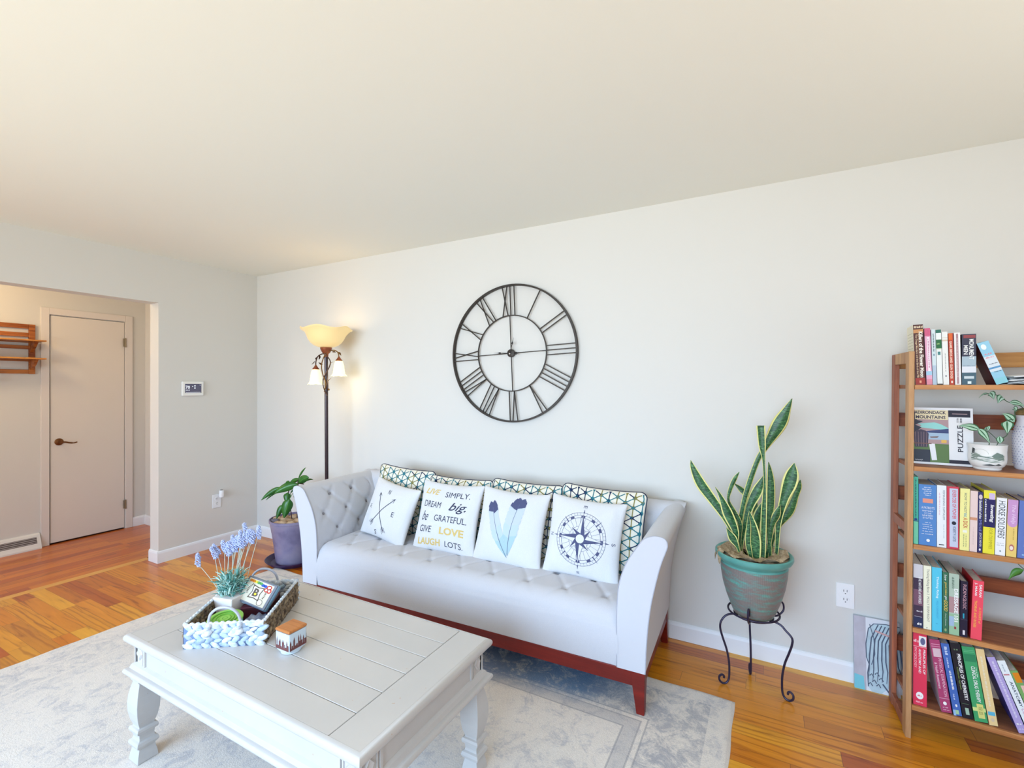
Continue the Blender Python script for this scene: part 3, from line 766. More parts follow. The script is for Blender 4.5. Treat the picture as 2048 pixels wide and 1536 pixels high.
# patterned cushions behind
M_pc = fabric_mat('cushion_cream', (234, 228, 214), 700, .3); M_teal = mat('print_teal', (52, 118, 132), .9, .1); M_dk = mat('print_dark_navy', (36, 50, 84), .9, .1); M_ol = mat('print_olive', (138, 130, 72), .9, .1)
def patterned(label, x, y, z, yaw, lean, roll, seed, a=.052, rotl=0):
    global WH
    WH = (.475, .46); S = cushion_fn(*WH, .125, .06, seed, .17)
    t = place('patterned_cushion', label, 'patterned cushions in the back row on the sofa', x, y, z, yaw, lean, roll)
    m = cushion_body(S, 36); rnd = random.Random(seed)
    cols = [rnd.choice([1, 1, 2, 3]) for _ in range(40)]
    def node(i, j): return (i*a*.866-.27, j*a+(i % 2)*a/2-.27)
    def inside(p): return abs(p[0]) < WH[0]/2+a and abs(p[1]) < WH[1]/2+a
    def clip(sh): return sh[0], [f for f in sh[1] if all(abs(sh[0][i][0]) < WH[0]/2 and abs(sh[0][i][1]) < WH[1]/2 for i in f)]
    for i in range(14):
        for j in range(14):
            p = node(i, j); off = 1 if i % 2 else 0
            for (i2, j2) in ((i, j+1), (i+1, j+off), (i+1, j+off-1)):
                q = node(i2, j2)
                if inside(p) and inside(q):
                    mi = cols[i] if i2 == i else cols[(i+i2+j) % 40]
                    pr(m, S, clip(strip2d([p, ((p[0]*3+q[0])/4, (p[1]*3+q[1])/4), ((p[0]+3*q[0])/4, (p[1]+3*q[1])/4), q], [.015, .0050, .0050, .015], .007)), mi, .0014)
    m.build('cover', [M_pc, M_teal, M_dk, M_ol], t, smooth='all')
    pts = []
    for k in range(160):
        s_ = k/40; e = int(s_); q = (s_-e)*2-1
        u, v = ((q, -1), (1, q), (-q, 1), (-1, -q))[e]
        pts.append(S(u*WH[0]/2, v*WH[1]/2, 1))
    MB().tube(pts, .0038, 6, closed=True).build('piping', mat('piping_navy', (38, 48, 72), .8), t, smooth='all')
patterned('patterned cushion in the back row, leftmost, behind the crossed arrows cushion', -2.165, 2.432, .625, 3, 8, 3, 11)
patterned('patterned cushion in the back row, behind the words cushion', -1.71, 2.418, .60, 3, 12, 0, 12)
patterned('patterned cushion in the back row, behind the feathers cushion', -1.25, 2.435, .615, 2, 12, 1, 13)
patterned('patterned cushion in the back row, rightmost, behind the compass cushion', -.79, 2.435, .63, 2, 13, 1.5, 14)

# ================================================================== COFFEE TABLE
m_, t_ = newmat('table_paint', .34, .5); MATS['table_paint'] = m_
tc = t_.n('ShaderNodeTexCoord')
n1 = t_.n('ShaderNodeTexNoise', i_Vector=tc.outputs['Object'], i_Scale=3.0, i_Detail=5.0)
n2 = t_.n('ShaderNodeTexNoise', i_Vector=tc.outputs['Object'], i_Scale=60.0, i_Detail=6.0)
c = t_.ramp(n1.outputs[0], [(.3, lin((197, 193, 190))), (.7, lin((206, 201, 197)))])
c = t_.mix(t_.math('MULTIPLY', t_.math('GREATER_THAN', n2.outputs[0], .735), .7), c, lin((190, 150, 110)))
t_.l(c, t_.b.inputs['Base Color']); t_.bump(n2.outputs[0], .05)
M_tab = m_
TX0, TX1, TY0, TY1, TZ = -2.115, -.889, .838, 1.480, .48
tb = thing('coffee_table', 'pale grey painted wooden coffee table with plank top and carved legs', 'table', ((TX0+TX1)/2, (TY0+TY1)/2, 0))
hx, hy = (TX1-TX0)/2, (TY1-TY0)/2; cxm, cym = (TX0+TX1)/2, (TY0+TY1)/2
gr = .0012
m = MB(); bx = hx-.018; by_ = hy-.018; ex0, ex1 = -1.972-cxm, -1.024-cxm
ys = [-by_, .954-cym, 1.056-cym, 1.160-cym, 1.262-cym, 1.362-cym, by_]
for k in range(6): m.box((ex0+gr, ys[k]+gr, TZ-.018), (ex1-gr, ys[k+1]-gr, TZ))
m.box((-bx, -by_, TZ-.018), (ex0-gr, by_, TZ)); m.box((ex1+gr, -by_, TZ-.018), (bx, by_, TZ))
m.build('tabletop', M_tab, tb, bevel=.0012, seg=1)
def molding(name, prof, hx, hy, mat_, parent):
    """profile (outward offset, z) swept around a rectangle"""
    m = MB(); k = len(prof); vs = []
    for sx_, sy_ in ((-1, -1), (1, -1), (1, 1), (-1, 1)):
        vs += [(sx_*(hx+a), sy_*(hy+a), z) for a, z in prof]
    fs_ = [(c*k+i, ((c+1) % 4)*k+i, ((c+1) % 4)*k+(i+1) % k, c*k+(i+1) % k) for c in range(4) for i in range(k)]
    m.add(vs, fs_); o = m.build(name, mat_, parent, smooth=True, ang=28)
    bm = bmesh.new(); bm.from_mesh(o.data); bmesh.ops.recalc_face_normals(bm, faces=bm.faces[:]); bm.to_mesh(o.data); bm.free()
    return o
def halfround(r, zc, off=0, n=7): return [(off+r*math.cos(a), zc+r*math.sin(a)) for a in [(-PI/2+PI*i/n) for i in range(n+1)]]
molding('edge_molding', [(-.03, TZ-.030), (-.012, TZ-.034)]+halfround(.0165, TZ-.0165, -.0165)+[(-.018, TZ+.0004), (-.0185, TZ-.018), (-.03, TZ-.018)], hx, hy, M_tab, tb)
m = MB(); ax, ay = hx-.030, hy-.030
for s_ in (-1, 1):
    m.box((-ax, s_*ay-.010 if s_ > 0 else -ay, .35), (ax, ay if s_ > 0 else -ay+.010, TZ-.028))
    m.box((ax-.010 if s_ > 0 else -ax, -ay, .35), (ax if s_ > 0 else -ax+.010, ay, TZ-.028))
m.build('apron', M_tab, tb)
molding('lower_molding', [(-.035, .326), (-.012, .324)]+halfround(.0115, .3405, -.006)+[(-.010, .353), (-.016, .366), (-.026, .373), (-.035, .373)], hx-.004, hy-.004, M_tab, tb)
for sx_ in (-1, 1):
    for sy_ in (-1, 1):
        lw = .034; cx, cy = sx_*(hx-.050), sy_*(hy-.046)
        # square vase-shaped leg
        pf_ = [(.030, .325), (.030, .309), (.025, .305), (.025, .300), (.029, .285), (.035, .255), (.038, .225), (.037, .195), (.032, .165), (.025, .142), (.025, .138), (.032, .136), (.035, .128), (.033, .119), (.026, .114), (.024, .098), (.026, .090), (.033, .086), (.036, .076), (.033, .067), (.027, .062), (.026, .058), (.031, .035), (.034, .013), (.034, .012)]
        m = MB(); vs = []
        for a, z in pf_: vs += [(cx-a, cy-a, z), (cx+a, cy-a, z), (cx+a, cy+a, z), (cx-a, cy+a, z)]
        n = len(pf_); fs_ = [(i*4+(k+1) % 4, i*4+k, (i+1)*4+k, (i+1)*4+(k+1) % 4)[::-1] for i in range(n-1) for k in range(4)]+[(3, 2, 1, 0), tuple((n-1)*4+k for k in range(4))[::1]]
        m.add(vs, fs_); o = m.build('leg', M_tab, tb, bevel=.002)
        bm = bmesh.new(); bm.from_mesh(o.data); bmesh.ops.recalc_face_normals(bm, faces=bm.faces[:]); bm.to_mesh(o.data); bm.free()
        # carved diamond block and upright fillets on both outer faces of the apron corner
        d = MB()
        for fx in (0, 1):
            def P(a, z, o_):
                return (sx_*(ax-a), sy_*(ay+o_), z) if fx == 0 else (sx_*(ax+o_), sy_*(ay-a), z)
            def bar(a0, a1, z0, z1, th):
                q = [P(a0, z0, -.002), P(a1, z0, -.002), P(a1, z1, -.002), P(a0, z1, -.002), P(a0, z0, th), P(a1, z0, th), P(a1, z1, th), P(a0, z1, th)]
                d.hexa(q)
            bar(.066, .076, .372, .448, .006); bar(-.001, .004, .372, .448, .0045); bar(.056, .060, .372, .448, .0045)
            c0 = [P(.030, .437, .0005), P(.052, .410, .0005), P(.030, .383, .0005), P(.008, .410, .0005)]; ap = P(.030, .410, .009)
            c1 = [P(.030, .430, .005), P(.046, .410, .005), P(.030, .390, .005), P(.014, .410, .005)]; c2 = P(.030, .410, .001)
            d.add(c0+c1+[c2], [(i, (i+1) % 4, 4+(i+1) % 4, 4+i) for i in range(4)]+[(4+i, 4+(i+1) % 4, 8) for i in range(4)])
        o = d.build('corner_carving', M_tab, tb)
        bm = bmesh.new(); bm.from_mesh(o.data); bmesh.ops.recalc_face_normals(bm, faces=bm.faces[:]); bm.to_mesh(o.data); bm.free()
# ================================================================== FLOOR LAMP
def noisecol(name, cols, scale=20, rough=.5, **k): 
    if name in MATS: return MATS[name]
    m, t = newmat(name, rough, k.get('spec', .4)); tc = t.n('ShaderNodeTexCoord')
    n = t.n('ShaderNodeTexNoise', i_Vector=tc.outputs['Object'], i_Scale=float(scale), i_Detail=5.0)
    t.l(t.ramp(n.outputs[0], [(.3+.4*i/(len(cols)-1), lin(c)) for i, c in enumerate(cols)]), t.b.inputs['Base Color'])
    if k.get('bump'): t.bump(n.outputs[0], k['bump'], .003)
    MATS[name] = m; return m
M_lampmetal = noisecol('lamp_bronze', [(56, 38, 34), (96, 66, 48)], 30, .35); M_lampmetal.node_tree.nodes['Principled BSDF'].inputs['Metallic'].default_value = .5
M_gilt = noisecol('lamp_gilt', [(96, 62, 36), (150, 112, 58)], 40, .35); M_gilt.node_tree.nodes['Principled BSDF'].inputs['Metallic'].default_value = .5
def glass(name, rgb, e, ec):
    m, t = newmat(name, .35, .4); t.b.inputs['Base Color'].default_value = (*lin(rgb), 1)
    t.b.inputs['Emission Color'].default_value = (*lin(ec), 1); t.b.inputs['Emission Strength'].default_value = e
    return m
lamp = thing('floor_lamp', 'dark bronze floor lamp with a cream torchiere bowl and two lit bell shades', 'lamp', (-3.0, 2.50, 0), (0, R(-.35), 0))
MB().lathe([(0, 0), (.13, 0), (.13, .012), (.10, .024), (.05, .034), (.022, .05), (.014, .07), (.014, .08)], n=40).build('base', M_lampmetal, lamp, smooth=True)
MB().tube([(0, 0, .07), (0, 0, 1.67)], .0135, 16).build('pole', mat('lamp_pole', (52, 34, 40), .25, .6, .3), lamp, smooth=True)
MB().lathe([(.012, 1.625), (.016, 1.64), (.018, 1.655), (.030, 1.665), (.042, 1.690), (.044, 1.700), (.040, 1.706), (0, 1.706)], n=28).build('socket_cup', mat('lamp_copper', (150, 84, 56), .35, .5, .5), lamp, smooth=True)
def wv(r, z, a, k):
    f = max(0, (z-1.78)/.075)
    return r*(1+.045*f*math.cos(5*a+1.2)), z+.011*f*math.sin(5*a+.4)
prof = [(.036, 1.704), (.060, 1.710), (.088, 1.722), (.112, 1.742), (.130, 1.768), (.142, 1.796), (.156, 1.822), (.174, 1.842), (.190, 1.852)]
MB().lathe(prof, n=80, wave=wv).build('torchiere_shade', glass('shade_alabaster', (236, 206, 150), .30, (255, 226, 160)), lamp, smooth='all', solid=.003)
# viewer-facing plane directions so the arms spread sideways across the room
U = Vector((.86, .50, 0)).normalized(); V = Vector((-.5, .86, 0)).normalized()
def L_(u, v, z): p = U*u+V*v; return (p.x, p.y, z)
def path(pts, r, name, parent, mt, n=5): 
    P = catmull([L_(*p) for p in pts], n); return MB().tube(P, r, 8).build(name, mt, parent, smooth=True)
path([(.012, -.015, 1.33), (-.016, -.018, 1.40), (-.012, -.02, 1.47), (.03, -.02, 1.55), (.034, -.01, 1.60), (.0, -.02, 1.65), (-.028, -.016, 1.652), (-.06, -.01, 1.635), (-.078, 0, 1.60), (-.080, 0, 1.568)], .0042, 'arm', lamp, M_lampmetal)
path([(-.012, -.01, 1.36), (.004, -.02, 1.42), (-.02, -.022, 1.50), (-.028, -.02, 1.57), (-.005, -.02, 1.64), (.03, -.015, 1.675), (.065, -.005, 1.682), (.09, 0, 1.665), (.098, 0, 1.63)], .0042, 'arm', lamp, M_gilt)
def bell(u, z1, z0, r0):
    c = L_(u, 0, 0)
    sh = MB(); h = z1-z0
    def w2(r, z, a, k): f = max(0, 1-(z-z0)/.022); return r*(1+.05*f*math.cos(6*a)), z-.003*f*math.cos(6*a)
    sh.lathe([(r0*.42, z1), (r0*.50, z1-.01), (r0*.62, z1-h*.3), (r0*.70, z1-h*.6), (r0*.78, z1-h*.85), (r0, z0)], (c[0], c[1], 0), n=48, wave=w2)
    s_ = sh.build('bell_shade', glass('shade_bell', (250, 232, 176), 1.15, (255, 240, 180)), lamp, smooth='all', solid=.002)
    MB().lathe([(.005, z1+.034), (.008, z1+.028), (.016, z1+.016), (.026, z1+.004), (.026, z1-.002), (0, z1-.002)], (c[0], c[1], 0), n=24).build('shade_cap', MATS['lamp_copper'], lamp, smooth=True)
    MB().ball((c[0], c[1], z1-h*.5), .016, 12, 8, sc=(1, 1, 1.4)).build('bulb', glass('bulb_glow', (255, 250, 230), 3.5, (255, 238, 190)), lamp, smooth='all')
    return c
bell(-.080, 1.535, 1.42, .058); bell(.098, 1.60, 1.483, .058)
def leaf_s(u, v, z, du, dz, w=.018):
    m = MB(); leaf(m, L_(u, v, z), L_(u+du, v-.006, z+dz), w, tuple(V*.6+Vector((0, 0, .4))+U*.3), [-1, 0, 1], [0, 0], .3); m.build('metal_leaf', M_gilt if u > 0 else M_lampmetal, lamp, smooth='all', solid=.0015)
for a in ((-.088, 0, 1.60, -.022, -.028), (-.045, -.01, 1.645, -.005, -.038), (-.02, -.02, 1.57, -.03, .018), (.05, -.01, 1.67, .032, -.005), (.094, 0, 1.67, .024, -.03), (.03, -.01, 1.575, .03, .018), (.02, -.02, 1.44, .028, .028), (-.075, 0, 1.61, .0, 0.02)): leaf_s(*a)
MB().tube([L_(.022, -.01, 1.44), L_(.022, -.01, 1.385)], .0015, 6).ball(L_(.022, -.01, 1.378), .008, 8, 6).build('switch_chain', M_gilt, lamp, smooth='all')
_b1 = Vector(L_(-.080, 0, 1.43))+Vector((-3.0, 2.50, 0)); _b2 = Vector(L_(.098, 0, 1.50))+Vector((-3.0, 2.50, 0))
for p_ in (_b1, _b2): point('bell_lamp', tuple(p_-Vector((0, 0, .05))), .42, (1, .80, .40), .03)
point('torchiere_lamp', (-3.01, 2.50, 1.81), .8, (1, .82, .56), .05)

# ================================================================== CORNER PLANT
M_pot2 = noisecol('grow_pot_plastic', [(104, 96, 128), (134, 126, 156), (150, 140, 160)], 7, .6, bump=.1)
pc = (-3.335, 2.455)
po = thing('planter', 'tall dull purple plastic planter standing in a saucer behind the sofa arm', 'planter', (*pc, .014))
MB().lathe([(0, .0), (.126, .0), (.130, .01), (.138, .08), (.1385, .085), (.146, .15), (.1475, .155), (.158, .235), (.160, .24), (.172, .315), (.178, .318), (.178, .338), (.170, .338), (.166, .30), (0, .30)], n=56).build('pot', M_pot2, po, smooth=True)
MB().lathe([(0, .285), (.10, .29), (.166, .284)], n=30).build('soil', noisecol('soil_dark', [(58, 40, 34), (110, 80, 60)], 60, .95, bump=.5), po)
sa = tag(MB().lathe([(0, 0), (.165, 0), (.17, .004), (.205, .036), (.208, .040), (.203, .041), (.166, .012), (0, .012)], (*pc, .0), n=56).build('saucer', mat('saucer_plastic', (60, 42, 84), .4), smooth=True), 'dark purple plastic saucer under the tall planter by the sofa', 'saucer')
rnd = random.Random(5)
for k, (dx, dy, r) in enumerate(((-.075, -.11, .034), (-.02, -.125, .03), (.03, -.115, .038), (-.115, -.06, .036), (-.06, -.045, .036), (.01, -.05, .034), (.085, -.085, .034), (.08, -.02, .036), (-.12, .01, .032), (-.05, .04, .036), (.03, .03, .034), (.1, .05, .034), (-.02, .1, .034))):
    o = MB().grid(lambda u, v, r=r, k=k: tuple(Vector((math.cos(PI*(v-.5))*math.cos(2*PI*u)*1.15, math.cos(PI*(v-.5))*math.sin(2*PI*u), .75*math.sin(PI*(v-.5))))*r*(1+.18*noise.noise(Vector((math.cos(2*PI*u)*2, math.sin(2*PI*u)*2, v*3+k))))), 14, 9, closeu=True).build('pebble', noisecol('pebble_grey' if k == 0 else 'pebble_tan', [(96, 92, 110), (120, 116, 130)] if k == 0 else [(166, 132, 100), (206, 180, 150)], 25, .8), smooth='all')
    o.location = (pc[0]+dx, pc[1]+dy, .014+.30+r*.55)
    lab_ = 'grey stone in the tall planter by the sofa' if k == 0 else 'tan pebble on the soil of the tall planter by the sofa'
    tag(o, lab_, 'stone', 'pebbles in the corner planter')
pl = thing('fiddle_leaf_plant', 'glossy broad-leaved green houseplant in the tall planter by the room corner', 'plant', (0, 0, 0))
MB().tube(catmull([(-3.317, 2.427, .33), (-3.324, 2.424, .395), (-3.344, 2.412, .531), (-3.323, 2.424, .618), (-3.284, 2.445, .631), (-3.22, 2.46, .63)], 5), .004, 8).build('stem', mat('stem_brown', (74, 48, 50), .6), pl, smooth=True)
MB().tube(catmull([(-3.284, 2.445, .33), (-3.275, 2.45, .444), (-3.278, 2.449, .538), (-3.275, 2.451, .662)], 5), .005, 8).build('stem', MATS['stem_brown'], pl, smooth=True)
FIC = [(-3.348, 2.354, 0.611, -3.445, 2.278, 0.53, 0.037), (-3.388, 2.389, 0.581, -3.481, 2.315, 0.502, 0.019), (-3.209, 2.396, 0.641, -3.323, 2.31, 0.585, 0.067), (-3.296, 2.371, 0.57, -3.281, 2.356, 0.502, 0.052), (-3.244, 2.353, 0.531, -3.258, 2.323, 0.412, 0.079), (-3.359, 2.382, 0.465, -3.381, 2.347, 0.378, 0.046), (-3.378, 2.451, 0.62, -3.294, 2.474, 0.648, 0.035), (-3.247, 2.431, 0.637, -3.168, 2.452, 0.681, 0.059), (-3.288, 2.512, 0.628, -3.204, 2.535, 0.651, 0.016), (-3.292, 2.464, 0.661, -3.219, 2.481, 0.758, 0.014), (-3.439, 2.452, 0.592, -3.388, 2.457, 0.636, 0.019), (-3.331, 2.465, 0.572, -3.349, 2.433, 0.539, 0.013), (-3.327, 2.456, 0.543, -3.281, 2.458, 0.492, 0.044)]
m = MB()
nb = [(-3.33, 2.42, .60), (-3.344, 2.412, .58), (-3.284, 2.445, .631), (-3.344, 2.412, .55), (-3.30, 2.44, .57), (-3.335, 2.415, .50), (-3.323, 2.424, .618), (-3.275, 2.451, .64), (-3.27, 2.451, .64), (-3.275, 2.451, .662), (-3.34, 2.42, .59), (-3.33, 2.42, .58), (-3.278, 2.449, .538)]
for k, (a, b_, c_, d_, e_, f_, w_) in enumerate(FIC):
    st = 1.18 if w_ > .03 else 1.0
    B = Vector((a, b_, c_)); T_ = Vector((d_, e_, f_)); T_ = B+(T_-B)*st
    view = Vector((B.x, B.y, B.z-1.41)).normalized(); sd = (T_-B).cross(view)
    leaf(m, B, T_, w_, sd, [-1, -.04, .04, 1], [0, 1, 0], -.22, .012, (.1, .8, 1, .9, .6, .08))
    m.tube(catmull([nb[k], ((nb[k][0]+B.x)/2, (nb[k][1]+B.y)/2, (nb[k][2]+B.z)/2+.006), tuple(B)], 3), .0016, 5, 1)
m.build('foliage', [noisecol('ficus_green', [(24, 84, 34), (58, 124, 44)], 9, .3, spec=.5), mat('ficus_vein', (96, 150, 70), .4)], pl, smooth='all', solid=.0012)

# ================================================================== SNAKE PLANT ON STAND
M_wire = mat('stand_iron', (48, 42, 66), .4, .5, .4)
st = thing('plant_stand', 'black wrought iron plant stand with three scrolled legs beside the sofa', 'plant stand', (-.058, 2.468, 0))
rg = MB(); rg.tube([(.108*math.cos(2*PI*i/48), .108*math.sin(2*PI*i/48), .352) for i in range(48)], .0045, 8, closed=True); rg.build('ring', M_wire, st, smooth='all')
MB().tube([(.082*math.cos(2*PI*i/48), .082*math.sin(2*PI*i/48), .337) for i in range(48)], .004, 8, closed=True).build('ring', M_wire, st, smooth='all')
ft = [(-.182+.058, 2.418-2.468), (-.075+.058, 2.564-2.468), (.082+.058, 2.423-2.468)]
for fx, fy in ft:
    a = math.atan2(fy, fx); c_, s_ = math.cos(a), math.sin(a); rf = math.hypot(fx, fy)
    P = [(.070, .333), (.095, .334), (.118, .328), (.136, .312), (.146, .288), (.146, .258), (.134, .215), (.118, .165), (.108, .11), (.106, .06), (.109, .025), (.120, .008), (.136, .0055), (.150, .018), (.151, .036), (.140, .045), (.131, .040), (.130, .030)]
    k = (rf-.132)
    MB().tube(catmull([((r+k)*c_ if z < .3 else r*c_, (r+k)*s_ if z < .3 else r*s_, z) for r, z in P], 5), .0048, 8).build('leg', M_wire, st, smooth=True)
for k in range(3):
    a = R(30+120*k)+math.atan2(ft[0][1], ft[0][0])-PI/6+PI/3
    c_, s_ = math.cos(a), math.sin(a)
    P = [(.082, .337), (.10, .335), (.118, .345), (.133, .365), (.132, .392), (.118, .405), (.106, .39), (.103, .368)]
    MB().tube(catmull([(r*c_, r*s_, z) for r, z in P], 5), .0042, 8).build('scroll', M_wire, st, smooth=True)
m_, t_ = newmat('glazed_pot', .38, .5); tc = t_.n('ShaderNodeTexCoord'); sx = t_.n('ShaderNodeSeparateXYZ', i_0=tc.outputs['Object'])
mp = t_.n('ShaderNodeMapping', i_Vector=tc.outputs['Object']); mp.inputs['Scale'].default_value = (1, 1, 5)
nz = t_.n('ShaderNodeTexNoise', i_Vector=mp.outputs[0], i_Scale=11.0, i_Detail=7.0, i_Roughness=.65)
ang = t_.math('ARCTAN2', sx.outputs[1], sx.outputs[0])
gx = t_.math('SINE', t_.math('MULTIPLY', ang, 110.0)); gz = t_.math('SINE', t_.math('MULTIPLY', sx.outputs[2], 950.0))
gg = t_.math('MAXIMUM', gx, gz)
c = t_.ramp(nz.outputs[0], [(.47, lin((136, 124, 120))), (.57, lin((118, 146, 140))), (.66, lin((100, 172, 160)))])
c = t_.mix(t_.math('MULTIPLY', t_.math('GREATER_THAN', gg, .72), .35), c, lin((70, 84, 84)))
t_.l(c, t_.b.inputs['Base Color']); t_.bump(gg, .25, .002); M_glz = m_
gp = thing('glazed_pot', 'large teal glazed textured plant pot on the iron stand', 'pot', (-.058, 2.468, .342))
pr_ = [(0, 0), (.080, 0), (.086, .006), (.098, .035), (.116, .085), (.131, .140), (.139, .190), (.142, .225), (.143, .236)]
MB().lathe(pr_, n=72).build('body', M_glz, gp, smooth=True)
MB().lathe([(.143, .236), (.139, .243), (.146, .252), (.158, .262), (.165, .275), (.164, .286), (.158, .290), (.148, .286), (.138, .270), (.134, .24), (.130, .2)], n=72).build('rim', noisecol('teal_glaze', [(84, 148, 142), (106, 172, 162)], 12, .3), gp, smooth=True)
MB().lathe([(0, .245), (.07, .25), (.137, .244)], n=30).build('soil', MATS['soil_dark'], gp)
bu = MB()
for k in range(2):
    bu.grid(lambda u, v, k=k: ((.06+.085*v+.012*noise.noise(Vector((u*8, v*3, k))))*math.cos(2*PI*u), (.06+.085*v+.012*noise.noise(Vector((u*8, v*3, k))))*math.sin(2*PI*u), .262+.012*k+.035*abs(noise.noise(Vector((u*9, v*5, k+3))))+.012*v), 60, 8, closeu=True)
bu.grid(lambda u, v: ((.137+.030*v)*math.cos(PI+.15+u*.5), (.137+.030*v)*math.sin(PI+.15+u*.5), .292+.014*math.sin(PI*v)-.055*v*v*(.6+.4*math.sin(u*9))), 14, 8)
bu.build('burlap', noisecol('burlap_cloth', [(140, 118, 92), (196, 176, 146)], 90, .95, bump=.5), gp, smooth='all')
SNAKE = [[(-0.122, 2.448, 0.659, 0.0118), (-0.146, 2.448, 0.722, 0.0222), (-0.179, 2.448, 0.784, 0.0313), (-0.228, 2.448, 0.853, 0.0392), (-0.284, 2.448, 0.93, 0.0458), (-0.32, 2.448, 1.003, 0.0261), (-0.332, 2.448, 1.041, 0.0023)], [(-0.116, 2.468, 0.661, 0.0119), (-0.114, 2.468, 0.751, 0.0178), (-0.14, 2.468, 0.807, 0.0194), (-0.164, 2.468, 0.86, 0.0105), (-0.157, 2.468, 0.909, 0.0165), (-0.137, 2.468, 0.963, 0.0179), (-0.118, 2.468, 0.999, 0.0022)], [(-0.125, 2.438, 0.654, 0.0103), (-0.132, 2.438, 0.726, 0.0294), (-0.162, 2.438, 0.803, 0.0444), (-0.192, 2.438, 0.874, 0.0209), (-0.22, 2.438, 0.923, 0.0022)], [(-0.128, 2.498, 0.628, 0.0166), (-0.108, 2.498, 0.804, 0.018), (-0.081, 2.498, 0.926, 0.0223), (-0.041, 2.498, 1.056, 0.0207), (-0.008, 2.498, 1.121, 0.0264), (0.048, 2.498, 1.229, 0.0565), (0.08, 2.498, 1.303, 0.0288), (0.099, 2.498, 1.35, 0.0021)], [(-0.02, 2.418, 0.62, 0.0199), (-0.015, 2.418, 0.82, 0.0213), (-0.011, 2.418, 0.963, 0.0107), (-0.015, 2.418, 1.069, 0.0114), (-0.022, 2.418, 1.14, 0.0271), (-0.027, 2.418, 1.227, 0.0328)], [(0.01, 2.468, 0.617, 0.013), (0.005, 2.468, 0.753, 0.0173), (0.013, 2.468, 0.855, 0.0317), (0.014, 2.468, 0.956, 0.0303), (0.01, 2.468, 1.014, 0.0188), (0.004, 2.468, 1.056, 0.0022)], [(0.035, 2.498, 0.619, 0.0131), (0.045, 2.498, 0.773, 0.0217), (0.067, 2.498, 0.884, 0.0346), (0.089, 2.498, 0.958, 0.0546), (0.101, 2.498, 1.01, 0.0458), (0.108, 2.498, 1.055, 0.0029)], [(0.01, 2.518, 0.615, 0.0103), (0.023, 2.518, 0.684, 0.0132), (0.049, 2.518, 0.753, 0.0175), (0.09, 2.518, 0.824, 0.0362), (0.114, 2.518, 0.9, 0.0259), (0.127, 2.518, 0.944, 0.023), (0.132, 2.518, 0.977, 0.0022)], [(-0.112, 2.518, 0.624, 0.0181), (-0.095, 2.518, 0.74, 0.0211), (-0.072, 2.518, 0.833, 0.0345), (-0.042, 2.518, 0.904, 0.0447), (-0.022, 2.518, 0.958, 0.0222), (-0.017, 2.518, 0.982, 0.0022)], [(-0.042, 2.528, 0.596, 0.0224), (-0.045, 2.528, 0.745, 0.0299), (-0.032, 2.528, 0.799, 0.0403), (-0.016, 2.528, 0.864, 0.003)], [(-0.046, 2.408, 0.615, 0.0314), (-0.049, 2.408, 0.704, 0.0442), (-0.062, 2.408, 0.774, 0.0358), (-0.073, 2.408, 0.833, 0.0029)], [(0.005, 2.468, 0.659, 0.0144), (0.018, 2.468, 0.762, 0.0216), (0.037, 2.468, 0.815, 0.0301), (0.052, 2.468, 0.866, 0.0021)], [(-0.121, 2.428, 0.65, 0.0117), (-0.144, 2.428, 0.694, 0.0338), (-0.17, 2.428, 0.737, 0.0022)], [(-0.095, 2.528, 0.798, 0.0151), (-0.082, 2.528, 0.868, 0.0211), (-0.109, 2.528, 0.902, 0.0258), (-0.142, 2.528, 0.931, 0.0031)], [(-0.082, 2.538, 0.623, 0.0197), (-0.055, 2.538, 0.711, 0.0271), (-0.05, 2.538, 0.817, 0.0226), (-0.047, 2.538, 0.862, 0.003)], [(-0.065, 2.398, 0.619, 0.0143), (-0.078, 2.398, 0.688, 0.0215), (-0.075, 2.398, 0.774, 0.0157), (-0.078, 2.398, 0.817, 0.0021)]]
m_, t_ = newmat('snake_leaf_green', .4, .5); tc = t_.n('ShaderNodeTexCoord'); mp = t_.n('ShaderNodeMapping', i_Vector=tc.outputs['Object']); mp.inputs['Scale'].default_value = (1, 1, 3.2)
nz = t_.n('ShaderNodeTexNoise', i_Vector=mp.outputs[0], i_Scale=42.0, i_Detail=4.0, i_Distortion=1.5)
t_.l(t_.ramp(nz.outputs[0], [(.38, lin((22, 66, 40))), (.53, lin((46, 98, 54))), (.68, lin((96, 146, 92)))]), t_.b.inputs['Base Color'])
sp = thing('snake_plant', 'variegated snake plant with tall yellow-edged green leaves in the teal pot', 'plant', (0, 0, 0))
M_sed = mat('snake_leaf_edge', (226, 220, 140), .45)
for k, lf in enumerate(SNAKE):
    pts = [Vector(p[:3]) for p in lf]; ws = [p[3]*1.12 for p in lf]
    # root each blade in the soil of the pot
    if k != 13:
        b0 = pts[0].copy(); rb = Vector((-.058+(b0.x+.058)*.75, 2.468+(b0.y-2.468)*.9, .592)); pts = [rb]+pts; ws = [ws[0]*.9]+ws
    tw = R([0, 10, -15, 5, 0, 8, -10, 12, -20, 15, -5, 10, 0, 20, 5, 0][k])
    side = Vector((math.cos(tw), math.sin(tw)*.8, 0))
    fold = .38
    m = MB(); ribbon(m, pts, ws, side, [-1, -.76, -.25, .25, .76, 1], [1, 0, 0, 0, 1], fold if k % 2 else -fold, smoothn=6)
    m.build('leaf', [m_, M_sed], sp, smooth='all', solid=.0016)

